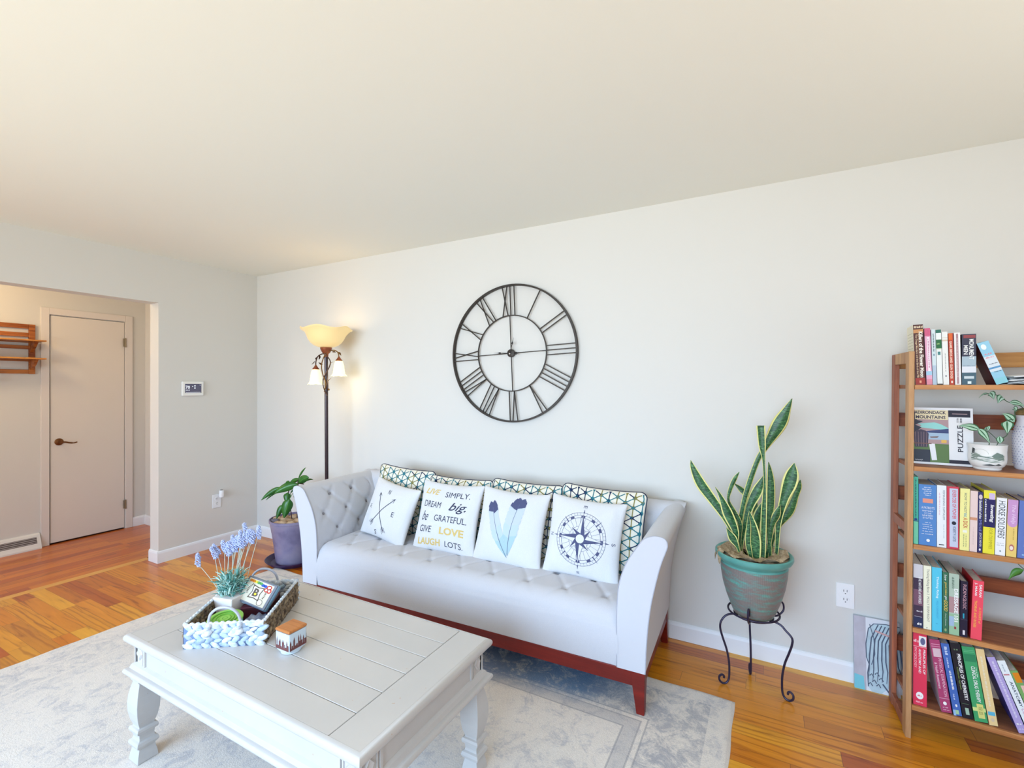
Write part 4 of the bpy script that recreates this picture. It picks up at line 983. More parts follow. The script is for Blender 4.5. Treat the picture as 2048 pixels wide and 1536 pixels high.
# ================================================================== WICKER TRAY ON THE TABLE
bo = Vector((-1.807, .895)); ux = Vector((.221, .157)); Wb = .268; ux.normalize(); vx = Vector((-ux.y, ux.x)); Lb = .352
ba = math.atan2(ux.y, ux.x)
bk = thing('wicker_basket', 'rectangular woven basket tray with white-blue ends and brown sides on the coffee table', 'basket', (bo.x, bo.y, TZ), (0, 0, ba))
M_wb = noisecol('wicker_white', [(170, 188, 212), (214, 222, 232), (238, 240, 242)], 60, .7, bump=.3)
M_wn = noisecol('wicker_brown', [(62, 48, 40), (116, 96, 74), (160, 140, 110)], 60, .75, bump=.3)
M_w2 = noisecol('wicker_ice', [(170, 198, 220), (206, 220, 232)], 60, .7, bump=.3); M_w3 = noisecol('wicker_grey_blue', [(140, 160, 186), (190, 204, 220)], 60, .7, bump=.3); M_w4 = noisecol('wicker_tan', [(112, 90, 68), (176, 156, 124)], 60, .75, bump=.3)
rnd = random.Random(3)
def weave(p0, p1, z0, z1, rows, cols, name, mt, mi_top=None):
    m = MB(); P0, P1 = Vector(p0), Vector(p1); d = (P1-P0); L = d.length; d.normalize(); n = Vector((d.y, -d.x, 0)); h = (z1-z0)/rows
    ang0 = math.atan2(d.y, d.x)
    for r_ in range(rows):
        for c_ in range(cols):
            s_ = L*(c_+.5+(.5 if r_ % 2 else 0)*.6)/cols
            if s_ > L*.995: continue
            tilt = (.42 if r_ % 2 == 0 else -.42)+rnd.uniform(-.32, .32)
            q = P0+d*s_+Vector((0, 0, z0+h*(r_+.5)))
            rot = Matrix.Rotation(ang0, 3, 'Z') @ Matrix.Rotation(tilt, 3, 'Y')
            m.ball(q+n*rnd.uniform(-.0015, .0015), 1, 8, 6, sc=(L/cols*rnd.uniform(.66, .86), rnd.uniform(.0065, .0090), h*rnd.uniform(.56, .70)), rot=rot, mi=rnd.choice([0, 0, 1, 3]))
    m.box((0, 0, 0), (0, 0, 0)) if False else None
    # inner sheet, its dark colour standing in for shade between the strands
    a = P0+n*.0035; b = P1+n*.0035; c2 = P1-n*.0035; d2 = P0-n*.0035
    m.hexa([(a.x, a.y, z0), (b.x, b.y, z0), (c2.x, c2.y, z0), (d2.x, d2.y, z0), (a.x, a.y, z1-.006), (b.x, b.y, z1-.006), (c2.x, c2.y, z1-.006), (d2.x, d2.y, z1-.006)], 2)
    return m.build(name, [mt, M_w2 if mt is M_wb else mt, mat('wicker_core_blue', (112, 132, 168), .9) if mt is M_wb else mat('wicker_core', (60, 48, 38), .9), M_w3 if mt is M_wb else M_w4], bk, smooth='all')
weave((0, 0, 0), (Wb, 0, 0), 0, .082, 5, 9, 'end_panel', M_wb)
weave((0, Lb, 0), (Wb, Lb, 0), 0, .086, 5, 9, 'end_panel', M_wb)
weave((0, 0, 0), (0, Lb, 0), 0, .082, 5, 14, 'side_panel', M_wn)
weave((Wb, 0, 0), (Wb, Lb, 0), 0, .082, 5, 14, 'side_panel', M_wn, 5)
m = MB()
for p0, p1 in (((0, 0), (0, Lb)), ((Wb, 0), (Wb, Lb)), ((0, 0), (Wb, 0)), ((0, Lb), (Wb, Lb))):
    P0, P1 = Vector((*p0, .084)), Vector((*p1, .084)); N = int((P1-P0).length/.02)
    m.tube([tuple(P0.lerp(P1, k/(N*4))+Vector((0, 0, .0015*math.sin(k*1.6)))) for k in range(N*4+1)], [.0052+.0014*math.sin(k*1.6) for k in range(N*4+1)], 8)
m.build('rim', M_wb, bk, smooth='all')
MB().box((.004, .004, .001), (Wb-.004, Lb-.004, .008)).build('bottom', noisecol('wicker_bottom', [(62, 48, 40), (110, 90, 70)], 60, .9), bk)
M_hd = mat('handle_grey', (186, 188, 200), .35, .5)
for y, s_ in ((0, 1), (Lb, 1)):
    hc = Wb/2; P = [(hc-.052, y, .070), (hc-.053, y, .090), (hc-.045, y-.004, .118), (hc-.025, y-.006, .137), (hc, y-.007, .143), (hc+.025, y-.006, .137), (hc+.045, y-.004, .118), (hc+.053, y, .090), (hc+.052, y, .070)]
    MB().tube(catmull(P, 4), .0048, 10).build('handle', M_hd, bk, smooth=True)
    for q in (hc-.052, hc+.052):
        k_ = MB()
        for j in range(4): k_.ball((q+(.002 if j % 2 else -.002), y-.007, .050+.010*j), 1, 9, 6, sc=(.0160-.002*j, .0125, .0085), rot=Matrix.Rotation(.4 if j % 2 else -.4, 3, 'Y'))
        k_.build('handle_knot', M_wb, bk, smooth='all')
def BW(u, v, z=0): p = bo+ux*u+vx*v; return (p.x, p.y, TZ+z)
# lavender in a white square pot
lv = thing('planter', 'small square white planter holding artificial lavender in the basket', 'planter', BW(.062, .215, .009), (0, 0, R(14)))
m = MB(); b0, t0, hh = .036, .046, .088
m.hexa([(-b0, -b0, 0), (b0, -b0, 0), (b0, b0, 0), (-b0, b0, 0), (-t0, -t0, hh), (t0, -t0, hh), (t0, t0, hh), (-t0, t0, hh)])
m.build('pot', mat('white_ceramic', (240, 232, 232), .35), lv, bevel=.003)
la = thing('lavender_plant', 'artificial lavender with pale blue flower spikes in the small white planter', 'plant', BW(.062, .215, .095))
m = MB(); rnd = random.Random(12)
for k in range(230):
    a = rnd.uniform(0, 2*PI); e = rnd.uniform(.3, 1.45); L = rnd.uniform(.028, .05); b_ = Vector((rnd.uniform(-.035, .035), rnd.uniform(-.035, .035), rnd.uniform(-.008, .07)))
    d_ = Vector((math.cos(a)*math.cos(e), math.sin(a)*math.cos(e), math.sin(e))); mid = b_+d_*L*.6; tip = b_+d_*L+Vector((math.cos(a), math.sin(a), 0))*.012-Vector((0, 0, .008))
    ribbon(m, [b_, mid, tip], [.004, .0075, .001], d_.cross(Vector((0, 0, 1)))+Vector((.01, 0, 0)), [-1, 0, 1], [rnd.randint(0, 1)]*2, .3, smoothn=3)
m.build('foliage', [noisecol('lavender_leaf', [(140, 190, 180), (196, 224, 214)], 30, .7), mat('lavender_leaf_dark', (96, 156, 148), .7)], la, smooth='all', solid=.0008)
cb = Vector(la.location)
heads = [(-1.965, 1.085, .728, .1), (-1.92, 1.12, .745, .1), (-1.905, 1.135, .752, .2), (-1.885, 1.145, .768, .1), (-1.868, 1.15, .778, .2), (-1.85, 1.165, .792, .1), (-2.016, 1.05, .70, -.5), (-1.975, 1.10, .735, .2), (-1.955, 1.12, .745, .2), (-1.93, 1.12, .735, .3), (-1.915, 1.13, .75, .2), (-1.90, 1.14, .765, .1), (-1.89, 1.15, .785, .2), (-1.875, 1.14, .77, .3), (-1.86, 1.16, .79, .1), (-1.895, 1.17, .81, .1), (-1.845, 1.17, .785, .0), (-1.835, 1.19, .80, .1), (-1.94, 1.15, .76, .1)]
for hx_, hy_, hz_, tl in heads:
    h_ = Vector((hx_, hy_, hz_))-cb; s0 = Vector((h_.x*.25+rnd.uniform(-.02, .02), h_.y*.25+rnd.uniform(-.02, .02), .0))
    if tl < -.3: pth = catmull([s0, Vector((h_.x*.5, h_.y*.5, .035)), h_+Vector((.01, .01, -.03)), h_+Vector((0, 0, -.02))], 4); ax_ = Vector((-.15, 0, 1)).normalized()
    else: pth = catmull([s0, s0.lerp(h_, .5)+Vector((0, 0, .01)), h_], 4); ax_ = (h_-s0).normalized(); ax_ = (ax_+Vector((-.35, -.1, -.1))).normalized()
    f_ = MB().tube(pth, .0012, 5); f_.build('stem', mat('lavender_stem', (186, 192, 178), .7), la)
    f_ = MB()
    for q in range(46):
        t__ = q/46; a = q*2.4; r_ = .0095*(1-.5*abs(2*t__-.8))*rnd.uniform(.6, 1.25); o_ = ax_.orthogonal().normalized(); o2 = ax_.cross(o_)
        f_.ball(tuple(h_+ax_*(-.02+t__*.052)+(o_*math.cos(a)+o2*math.sin(a))*r_), rnd.uniform(.0026, .0044), 5, 4)
    f_.build('flower_spike', noisecol('lavender_bloom', [(150, 164, 212), (206, 212, 238)], 260, .8), la)
# stacking toy rings
tt = thing('stacking_toy', 'round stacking toy of green, teal, white and yellow plastic rings in the basket', 'toy', BW(.104, .072, .020), (R(5), R(4), 0))
for z, r_, c_, nm in ((0, .048, (236, 190, 60), 'yellow ring'), (.013, .053, (236, 236, 232), 'white ring'), (.026, .058, (64, 190, 180), 'teal ring'), (.039, .060, (150, 206, 90), 'green ring')):
    lab(MB().lathe([(0, z), (r_*.9, z), (r_, z+.004), (r_, z+.010), (r_*.94, z+.0125), (r_*.8, z+.0125), (r_*.75, z+.0095), (r_*.35, z+.0095), (r_*.3, z+.012), (0, z+.012)], n=40).build('ring', mat('toy_'+nm.split()[0], c_, .35), tt, smooth=True), nm)
m = MB()
for r_ in (.008, .019, .042): m.tube([(r_*math.cos(2*PI*i/30), r_*math.sin(2*PI*i/30), .0495 if r_ < .04 else .0515) for i in range(30)], .002, 6, closed=True)
m.tube([(.030*math.cos(2*PI*i/30), .030*math.sin(2*PI*i/30), .0495) for i in range(30)], .0022, 6, closed=True)
m.build('top_relief', mat('toy_green_dark', (104, 170, 60), .35), tt, smooth='all')
# tablet-like toy console leaning in the basket
tp = thing('toy_tablet', 'blue-grey toy tablet with a decorated beige face, leaning in the basket', 'toy', (-1.785, 1.150, .5845), (0, 0, 0))
TM = Matrix.Rotation(R(-3), 3, 'Z') @ Matrix.Rotation(R(52), 3, 'X') @ Matrix.Rotation(R(12), 3, 'Y'); tp.rotation_euler = TM.to_euler(); tp.scale = (1.16, .86, 1)
MB().box((-.070, -.058, -.020), (.070, .058, .0)).build('casing', mat('toy_case_blue', (116, 148, 170), .35), tp, bevel=.008, seg=3)
MB().box((-.067, -.055, -.002), (.067, .055, .004)).build('bezel', mat('toy_bezel_grey', (120, 124, 136), .4), tp, bevel=.003)
cols = [(216, 206, 186), (222, 130, 40), (236, 216, 70), (90, 160, 90), (44, 84, 180), (206, 56, 44), (96, 78, 66), (236, 232, 222), (238, 224, 60), (120, 130, 170)]
m = MB(); fl = lambda z_: (lambda x, y: (x, y, z_))
m.text(([(-.058, -.048), (.058, -.048), (.058, .048), (-.058, .048)], [(0, 1, 2, 3)]), fl(.0045), 0)
for k, ci in enumerate((1, 1, 2, 3, 3, 4, 4)):
    m.text(disc2d(-.046+k*.0115, .039-.004*(k > 4), .0085, .006), fl(.0049), ci)
for (x, y, r_) in ((.040, .034, .010), (.047, .022, .010), (.034, .022, .009), (.044, .036, .008)):
    m.text(disc2d(x, y, r_), fl(.0052), 5); m.text(disc2d(x, y, r_*.5), fl(.0054), 7)
def dia(w, h, cx, cy): return ([(cx-w*.5, cy+h*.5), (cx, cy+h*.42), (cx+w*.5, cy+h*.5), (cx+w*.38, cy), (cx+w*.5, cy-h*.5), (cx, cy-h*.42), (cx-w*.5, cy-h*.5), (cx-w*.38, cy)], [tuple(range(8))])
m.text(dia(.052, .058, 0, -.002), fl(.0050), 6); m.text(dia(.042, .048, 0, -.002), fl(.0052), 7)
m.text(text2d('B', .024, .034, 0, .04), lambda x, y: (x, y-.002, .0055), 6); m.text(disc2d(.0, -.008, .005), fl(.0057), 8)
for k in range(16):
    a = R(200-k*9) if k < 8 else R(-20+(k-8)*9)
    m.text(strip2d([(math.cos(a)*.036, math.sin(a)*.036+.0), (math.cos(a)*.043, math.sin(a)*.043)], .003, 1), fl(.0050), 6)
m.text(circ2d(.034, -.033, .012, .0018, 28), fl(.0050), 6); m.text(disc2d(.034, -.033, .009), fl(.0049), 7)
m.build('face', [mat('toy_face_%d' % i, c_, .5) for i, c_ in enumerate(cols)], tp)
m = MB()
for x in (-.050, -.040, -.032): m.box((x-.003, -.0588, -.014), (x+.003, -.0578, -.007))
m.box((.012, -.0588, -.012), (.016, -.0578, -.008), 1); m.build('buttons', [mat('toy_button_white', (226, 236, 242), .4), mat('toy_button_dark', (40, 40, 60), .5)], tp)
tag(MB().grid(lambda u, v: (lambda p, h_: (p[0], p[1], TZ+.0095+h_))(BW(.13+.10*u, .10+.10*v), .030*math.sin(PI*u)**.5*math.sin(PI*v)**.5*(.7+.5*noise.noise(Vector((u*6, v*6, 1))))), 24, 24).build('folded_cloth', noisecol('blue_cloth', [(110, 128, 186), (198, 212, 238)], 40, .9), smooth='all'), 'crumpled blue cloth in the front right of the basket', 'cloth')
b_ = thing('small_box', 'dark maroon box lying in the basket beneath the toy tablet', 'box', BW(.165, .225, .009), (0, 0, ba+R(4)))
MB().box((-.055, -.05, 0), (.055, .075, .042)).build('body', mat('maroon_box', (74, 26, 38), .5), b_, bevel=.002)
MB().box((-.056, -.051, .042), (.056, .076, .048)).build('lid', mat('maroon_lid', (88, 34, 48), .5), b_, bevel=.002)

# ================================================================== CANDLE
ca = thing('candle_jar', 'square glass candle jar with city skyline print and wooden lid on the table', 'candle', (-1.4705, 1.073, TZ), (0, 0, R(1)))
a_ = .036
def rsq(r, z, n=32, p=5):
    return [(r*math.copysign(abs(math.cos(2*PI*i/n))**(2/p), math.cos(2*PI*i/n)), r*math.copysign(abs(math.sin(2*PI*i/n))**(2/p), math.sin(2*PI*i/n)), z) for i in range(n)]
m = MB(); rings = [rsq(.030, 0, p=2), rsq(.034, .002, p=2), rsq(.0345, .008, p=2.2), rsq(.0355, .014, p=8), rsq(.036, .03, p=14), rsq(.036, .076, p=14)]
m.add(sum(rings, []), [(j*32+i, j*32+(i+1) % 32, (j+1)*32+(i+1) % 32, (j+1)*32+i) for j in range(5) for i in range(32)]+[tuple(range(32))[::-1], tuple(5*32+i for i in range(32))])
m.build('jar', mat('candle_glass', (206, 220, 232), .12, .6), ca, smooth=True)
m = MB(); rnd = random.Random(8)
for f_ in range(4):
    TF = Matrix.Rotation(f_*PI/2, 4, 'Z') @ Matrix.Translation((0, -.0364, 0)); m.T = TF
    m.quad((-.033, 0, .018), (.033, 0, .018), (.033, 0, .026), (-.033, 0, .026))
    x = -.033
    while x < .031:
        w_ = rnd.uniform(.003, .007); h_ = rnd.choice([.006, .012, .018, .024, .032]); x2 = min(x+w_, .033)
        m.quad((x, 0, .026), (x2, 0, .026), (x2, 0, .026+h_*.7), (x, 0, .026+h_*.7)); 
        if h_ > .023: m.add([(x, 0, .026+h_*.7), (x2, 0, .026+h_*.7), ((x+x2)/2, 0, .030+h_)], [(0, 1, 2)])
        x = x2+rnd.choice([0, 0, .0015])
m.T = None; m.build('skyline_print', mat('skyline_brown', (112, 66, 64), .6), ca)
MB().box((-.0375, -.0375, .0765), (.0375, .0375, .087)).build('lid', wood('candle_lid_wood', (176, 104, 52), (206, 136, 76), 0, 20, .4), ca, bevel=.006, seg=3)

# ================================================================== CANVAS ON THE FLOOR
cv = thing('canvas_painting', 'small unframed painting of striped folded cloth leaning on the wall beside the bookcase', 'painting', (.357, 2.687, .0), (R(-4.5), 0, R(0)))
MB().box((0, 0, 0), (.17, .018, .328)).build('stretcher', mat('canvas_edge', (196, 206, 218), .8), cv)
m = MB(); fl = lambda o_: (lambda x, y: (x, -o_, y))
m.text(([(0, 0), (.17, 0), (.17, .328), (0, .328)], [(0, 1, 2, 3)]), fl(.0008), 0)
m.text(([(0, 0), (.045, 0), (.045, .328), (0, .328)], [(0, 1, 2, 3)]), fl(.0012), 4)
m.text(([(0, .0), (.04, .0), (.035, .06), (0, .065)], [(0, 1, 2, 3)]), fl(.0016), 1)
body = [(.052, .02), (.066, .0), (.10, .0), (.125, .03), (.17, .10), (.17, .31), (.12, .312), (.075, .305), (.055, .28), (.045, .21), (.046, .15), (.056, .12), (.05, .08)]
m.text(poly2d(body, .05), fl(.0020), 2)
for k in range(9):
    x0 = .062+k*.013; m.text(strip2d([(x0+.03, .305-.002*k), (x0+.004, .24-.004*k), (x0-.004+.002*k, .16-.004*k), (x0-.006+.004*k, .10), (x0-.01+.004*k, .05)], [.004, .005, .005, .004, .002], .02), fl(.0024), 3)
m.text(strip2d([(.052, .02), (.05, .08), (.056, .12), (.046, .15), (.045, .21), (.055, .28), (.075, .305), (.12, .312), (.17, .31)], .0035, .02), fl(.0026), 3)
m.text(strip2d([(.06, .30), (.075, .24), (.078, .17), (.065, .12)], .003, .02), fl(.0026), 3)
for (x, y) in ((.06, .03), (.075, .045), (.09, .03), (.065, .07), (.085, .08), (.10, .06)): m.text(strip2d([(x-.008, y), (x, y+.01), (x+.008, y-.004)], .0045, .01), fl(.0028), 3)
m.text(strip2d([(.08, .275), (.13, .262), (.17, .258)], .008, .02), fl(.0025), 5)
m.text(strip2d([(.105, .045), (.13, .01)], .006, .02), fl(.0028), 3)
m.build('painted_face', [mat('paint_white', (228, 232, 240), .8), mat('paint_cyan', (126, 206, 222), .8), mat('paint_pale_blue', (190, 212, 222), .8, vary=.1, bs=30), mat('paint_slate', (88, 100, 122), .8), mat('paint_grey', (192, 190, 202), .8, vary=.12, bs=14), mat('paint_pink', (214, 170, 170), .8)], cv)
# ================================================================== BOOKCASE
BA = R(-3.6); BO = Vector((.493, 2.402, 0)); bex = Vector((math.cos(BA), math.sin(BA), 0)); bey = Vector((-math.sin(BA), math.cos(BA), 0))
def BC(x, y, z): p = BO+bex*x+bey*y; return (p.x, p.y, z)
bc = thing('bookcase', 'brown wooden open bookcase with slatted sides standing against the wall', 'bookcase', tuple(BO), (0, 0, BA))
W_post = wood('post_wood', (158, 108, 68), (204, 160, 112), 2, 10, .5); W_side = wood('side_wood', (128, 66, 46), (176, 108, 76), 2, 9, .5)
W_rail = wood('rail_wood', (112, 50, 24), (160, 84, 44), 0, 10, .5); W_top = wood('top_rail_wood', (164, 106, 50), (206, 150, 84), 0, 10, .5); W_shelf = wood('shelf_wood', (120, 72, 50), (172, 114, 78), 0, 9, .5); W_lip = wood('shelf_edge_wood', (166, 104, 58), (206, 148, 92), 0, 12, .45)
BW_ = .74; BDp = .262
def skew(x, y, z): return (x-.085*y+.006*(z-.8)/.8, y, z)
def bbox(m, a, b, sk=True, mi=0):
    x0, y0, z0 = a; x1, y1, z1 = b
    vs = [(x0,y0,z0),(x1,y0,z0),(x1,y1,z0),(x0,y1,z0),(x0,y0,z1),(x1,y0,z1),(x1,y1,z1),(x0,y1,z1)]
    if sk: vs = [skew(*v) for v in vs]
    return m.hexa(vs, mi)
for x0 in (-.005, BW_-.017):
    m = MB(); bbox(m, (x0+.003, 0, 0), (x0+.021, .046, 1.546)); m.build('front_post', W_post, bc, bevel=.002)
    m = MB(); bbox(m, (x0+.003, BDp-.046, 0), (x0+.021, BDp, 1.546)); m.build('rear_post', W_side, bc, bevel=.002)
    for z0, z1 in ((1.500, 1.546), (.812, .850), (.012, .055)):
        m = MB(); bbox(m, (x0+.004, .046, z0), (x0+.020, BDp-.046, z1)); m.build('side_rail', W_post if z0 > 1 else W_side, bc, bevel=.0015)
SH = [1.412, 1.088, .777, .445, .135]
for z in SH:
    m = MB(); bbox(m, (.017, .012, z-.016), (BW_-.017, .235, z)); s_ = m.build('shelf', W_shelf, bc, bevel=.001)
    m = MB(); bbox(m, (.017, .0, z-.018), (BW_-.017, .0118, z)); m.build('shelf_lip', W_lip, s_, bevel=.001)
for z0, z1, mt in ((1.483, 1.543, W_top), (1.230, 1.289, W_rail), (.905, .965, W_rail), (.562, .621, W_rail), (.235, .300, W_rail)):
    m = MB(); bbox(m, (.017, .240, z0), (BW_-.017, .258, z1)); m.build('back_rail', mt, bc, bevel=.0015)

# ------------------------------------------------------------------ books
M_page = noisecol('book_pages', [(206, 196, 184), (232, 226, 218)], 160, .9)
def bm_(c): return mat('book_%d_%d_%d' % c, c, .45, .35)
def book(label, x, w, z, h, lean, dep, cover, items=(), yoff=.014, left=None, row=''):
    t = thing('book', label, 'book', BC(x, yoff, z), (0, 0, 0), row)
    t.rotation_euler = (Matrix.Rotation(BA, 3, 'Z') @ Matrix.Rotation(R(-lean), 3, 'Y')).to_euler()
    t.location.z += max(0, -lean)*PI/180*w
    mats = [bm_(cover)]; idx = {cover: 0}
    def mi(c):
        if c not in idx: idx[c] = len(mats); mats.append(bm_(c))
        return idx[c]
    m = MB(); b = .0015; w = w-.0008; ov = .003
    m.box((0, 0, 0), (w, b, h)); m.box((0, b, 0), (b, dep, h), mi(left) if left else 0); m.box((w-b, b, 0), (w, dep, h))
    for k, it in enumerate(items):
        kind, x0, x1, z0, z1, c = it[:6]; o_ = -.0003-.00012*k
        X0_, X1_, Z0_, Z1_ = x0*w, x1*w, z0*h, z1*h; cx, cz = (X0_+X1_)/2, (Z0_+Z1_)/2
        if kind == 'r': m.quad((X0_, o_, Z0_), (X1_, o_, Z0_), (X1_, o_, Z1_), (X0_, o_, Z1_), mi(c))
        elif kind == 'e': m.text(disc2d(cx, cz, (X1_-X0_)/2, (Z1_-Z0_)/2), lambda a, q: (a, o_, q), mi(c))
        elif kind == 'v': m.text(text2d(it[6], Z1_-Z0_, X1_-X0_, it[7] if len(it) > 7 else 0, it[8] if len(it) > 8 else 0), lambda a, q: (cx+q, o_, cz-a), mi(c))
        elif kind == 'h': m.text(text2d(it[6], X1_-X0_, Z1_-Z0_, it[7] if len(it) > 7 else 0, it[8] if len(it) > 8 else 0), lambda a, q: (cx+a, o_, cz+q), mi(c))
        elif kind in ('tv', 'th'):   # small print too blurred to read: word-length dashes
            rn = random.Random(int(cx*9e4+cz*7e3)); A0, A1 = (Z0_, Z1_) if kind == 'tv' else (X0_, X1_); p = A0
            B0, B1 = (X0_, X1_) if kind == 'tv' else (Z0_, Z1_); B0, B1 = B0+(B1-B0)*.22, B1-(B1-B0)*.22
            while p < A1-.001:
                q = min(A1, p+rn.uniform(.004, .013)); g = .0009
                while p < q-.0006:
                    e = min(q, p+rn.uniform(.0014, .0024)); bb = B1 if rn.random() < .6 else B1-(B1-B0)*.3
                    if kind == 'tv': m.quad((B0, o_, p), (bb, o_, p), (bb, o_, e), (B0, o_, e), mi(c))
                    else: m.quad((p, o_, B0), (e, o_, B0), (e, o_, bb), (p, o_, bb), mi(c))
                    p = e+g*.7
                p = q+.0022
        elif kind == 's':   # printed lines on the left cover: (y0,y1,z0,z1)
            m.quad((-.0003, x0*dep, Z0_), (-.0003, x0*dep, Z1_), (-.0003, x1*dep, Z1_), (-.0003, x1*dep, Z0_), mi(c))
    m.build('cover', mats, t)
    MB().box((b, b+.0005, ov), (w-b, dep-ov, h-ov)).build('pages', M_page, t)
    return t
WHT = (240, 240, 240)
g1, g3, g4, g5 = 'books on the top shelf', 'books on the middle shelf', 'books on the second shelf from the floor', 'books on the lowest shelf'
z = SH[0]+.0004
book('brown paperback about the Flower Moon, first upright on the top shelf', .026, .031, z, .240, 2.0, .135, (84, 44, 40),
  [('r', 0, 1, 0, .11, (160, 52, 44)), ('r', 0, 1, .86, .92, (196, 140, 90)), ('th', .08, .95, .93, .99, (240, 220, 190)), ('v', .52, .92, .12, .88, (246, 240, 230), 'Killers of the Flower Moon', 0, .03), ('r', .46, .49, .12, .86, (196, 150, 110)), ('v', .12, .38, .12, .84, (226, 196, 160), 'The Osage Murders and the Birth of the FBI', 0, .01), ('r', .4, .6, .03, .07, (226, 160, 130))]
  + [('s', .12, .9, .86-.05*k, .868-.05*k, (190, 182, 150)) for k in range(12)], left=(238, 232, 208), row=g1)
book('pink and white paperback beside the brown one on the top shelf', .0595, .018, z, .224, 1.9, .135, (226, 168, 196),
  [('r', .0, 1, .86, 1, (206, 92, 130)), ('r', .35, .8, .22, .84, (242, 226, 236)), ('r', 0, 1, .17, .24, (160, 200, 226)), ('tv', .42, .72, .3, .82, (186, 110, 150)), ('r', .0, 1, 0, .10, (222, 140, 160))], row=g1)
book('thin pale blue speckled paperback on the top shelf', .078, .0125, z, .218, 1.4, .13, (206, 222, 228),
  [('r', 0, 1, .0, .35, (178, 196, 216)), ('tv', .25, .75, .6, .93, (66, 90, 100)), ('e', .3, .7, .52, .56, (120, 150, 170))], row=g1)
book('white paperback with green label panels on the top shelf', .0915, .0165, z, .216, 1.5, .13, (232, 236, 236),
  [('r', 0, 1, .94, 1, (36, 108, 92)), ('r', 0, 1, .66, .82, (40, 106, 60)), ('th', .15, .85, .72, .77, (150, 190, 120)), ('r', .0, 1, .645, .655, (200, 220, 160)), ('r', .25, .75, .54, .6, (70, 130, 130)), ('r', 0, 1, 0, .02, (80, 76, 76))], row=g1)
book('plain off-white paperback with tan bands on the top shelf', .109, .0175, z, .207, 1.5, .13, (234, 234, 232),
  [('r', 0, 1, .82, .85, (214, 196, 176)), ('r', 0, 1, .88, .89, (214, 196, 176)), ('tv', .35, .62, .25, .6, (170, 170, 172)), ('e', .35, .65, .15, .18, (120, 120, 130))], row=g1)
book('slim orange-red paperback on game birds and gun dogs on the top shelf', .1275, .014, z, .200, 1.3, .13, (188, 66, 46),
  [('r', 0, .8, .87, 1, (222, 106, 46)), ('v', .18, .72, .12, .85, (244, 214, 196), 'GAME BIRDS AND GUN DOGS', 0, .03), ('e', .3, .7, .03, .08, (240, 230, 220))], row=g1)
book('white paperback with a brown centre stripe on the top shelf', .143, .018, z, .201, 1.0, .13, (238, 236, 238),
  [('r', .3, .66, .02, .98, (176, 140, 146)), ('tv', .36, .6, .15, .9, (226, 206, 208))], row=g1)
book('thick navy and silver paperback about monument men on the top shelf', .162, .0405, z, .194, 0, .125, (58, 58, 78),
  [('r', .0, 1, .34, .56, (170, 190, 204)), ('r', .0, 1, .22, .36, (222, 226, 236)), ('r', .0, 1, .0, .24, (72, 100, 116)), ('r', .1, .95, .92, .98, (150, 72, 76)), ('v', .5, .84, .50, .90, WHT, 'MONUMENT', 0, .02), ('v', .12, .42, .60, .78, WHT, 'MEN', 0, .02), ('th', .1, .9, .365, .385, (120, 130, 150)), ('r', .4, .66, .02, .07, (226, 240, 244)), ('r', .15, .85, .12, .17, (200, 214, 222))], left=(32, 26, 46), row=g1)
book('light blue seascape paperback leaning against the navy one on the top shelf', .257, .034, z, .165, 19, .12, (150, 204, 230),
  [('r', 0, 1, .30, .66, (216, 226, 236)), ('e', .18, .62, .82, .95, (236, 244, 250)), ('th', .2, .8, .68, .74, (226, 150, 160)), ('th', .15, .85, .60, .66, (226, 150, 160)), ('th', .2, .9, .46, .49, (80, 90, 110)), ('r', 0, 1, .36, .40, (90, 150, 200)), ('th', .3, .9, .27, .30, (60, 80, 100)), ('r', 0, 1, 0, .14, (140, 206, 222))], left=(92, 32, 48), row=g1)
# loose magazines
for k in range(6):
    o = MB().grid(lambda u, v, k=k: (.003*k*((k % 2)*2-1)*.6+.11*u, .13*v, .0055*k+.0018*math.sin(u*7+k)+.0022*math.sin(v*5+k*2)), 16, 12).build('pamphlet', mat('pamphlet_%d' % (k % 3), ((206, 214, 222), (120, 130, 138), (232, 234, 238))[k % 3], .5), smooth='all', solid=.0042)
    o.location = BC(.292+.003*(k % 3), .03, SH[0]+.0056); o.rotation_euler = (0, 0, BA)
    tag(o, 'grey paper pamphlet in the short stack right of the leaning blue book', 'pamphlet', 'stacked pamphlets on the top shelf')

# puzzle box
pz = thing('puzzle_box', 'jigsaw puzzle box with lake and chair picture on the upper shelf', 'puzzle box', BC(.028, .092, SH[1]), (R(-5), 0, BA))
MB().box((0, 0, .001), (.186, .045, .232)).build('box', mat('puzzle_white', (236, 236, 240), .4), pz, bevel=.001)
m = MB(); fl = lambda o_: (lambda x, y: (x, -o_, y))
def q4(x0, x1, y0, y1, mi, o_): m.text(([(x0, y0), (x1, y0), (x1, y1), (x0, y1)], [(0, 1, 2, 3)]), fl(o_), mi)
PZ = [(178, 148, 152), (150, 214, 210), (58, 70, 120), (166, 190, 214), (92, 122, 72), (66, 56, 78), (236, 236, 242), (32, 30, 50), (44, 50, 66), (232, 218, 180), (226, 180, 90), (120, 84, 78)]
q4(.0, .113, .010, .222, 0, .0006)
m.text(([(.018, .165), (.07, .172), (.09, .165), (.113, .150), (.113, .142), (.07, .145), (.02, .150), (.03, .158)], [tuple(range(8))]), fl(.0010), 1)
m.text(([(.03, .132), (.07, .140), (.113, .148), (.113, .128), (.03, .130)], [tuple(range(5))]), fl(.0012), 2)
q4(.03, .113, .102, .129, 3, .0013); q4(.0, .113, .010, .085, 4, .0012); q4(.05, .113, .085, .102, 0, .0014)
q4(.090, .106, .090, .102, 10, .0018); m.text(([(.055, .113), (.083, .116), (.078, .110), (.058, .109)], [(0, 1, 2, 3)]), fl(.0018), 11)
m.text(([(.0, .12), (.03, .15), (.01, .16), (.035, .175), (.015, .18), (.03, .20), (.0, .222)], [tuple(range(7))]), fl(.0016), 8)
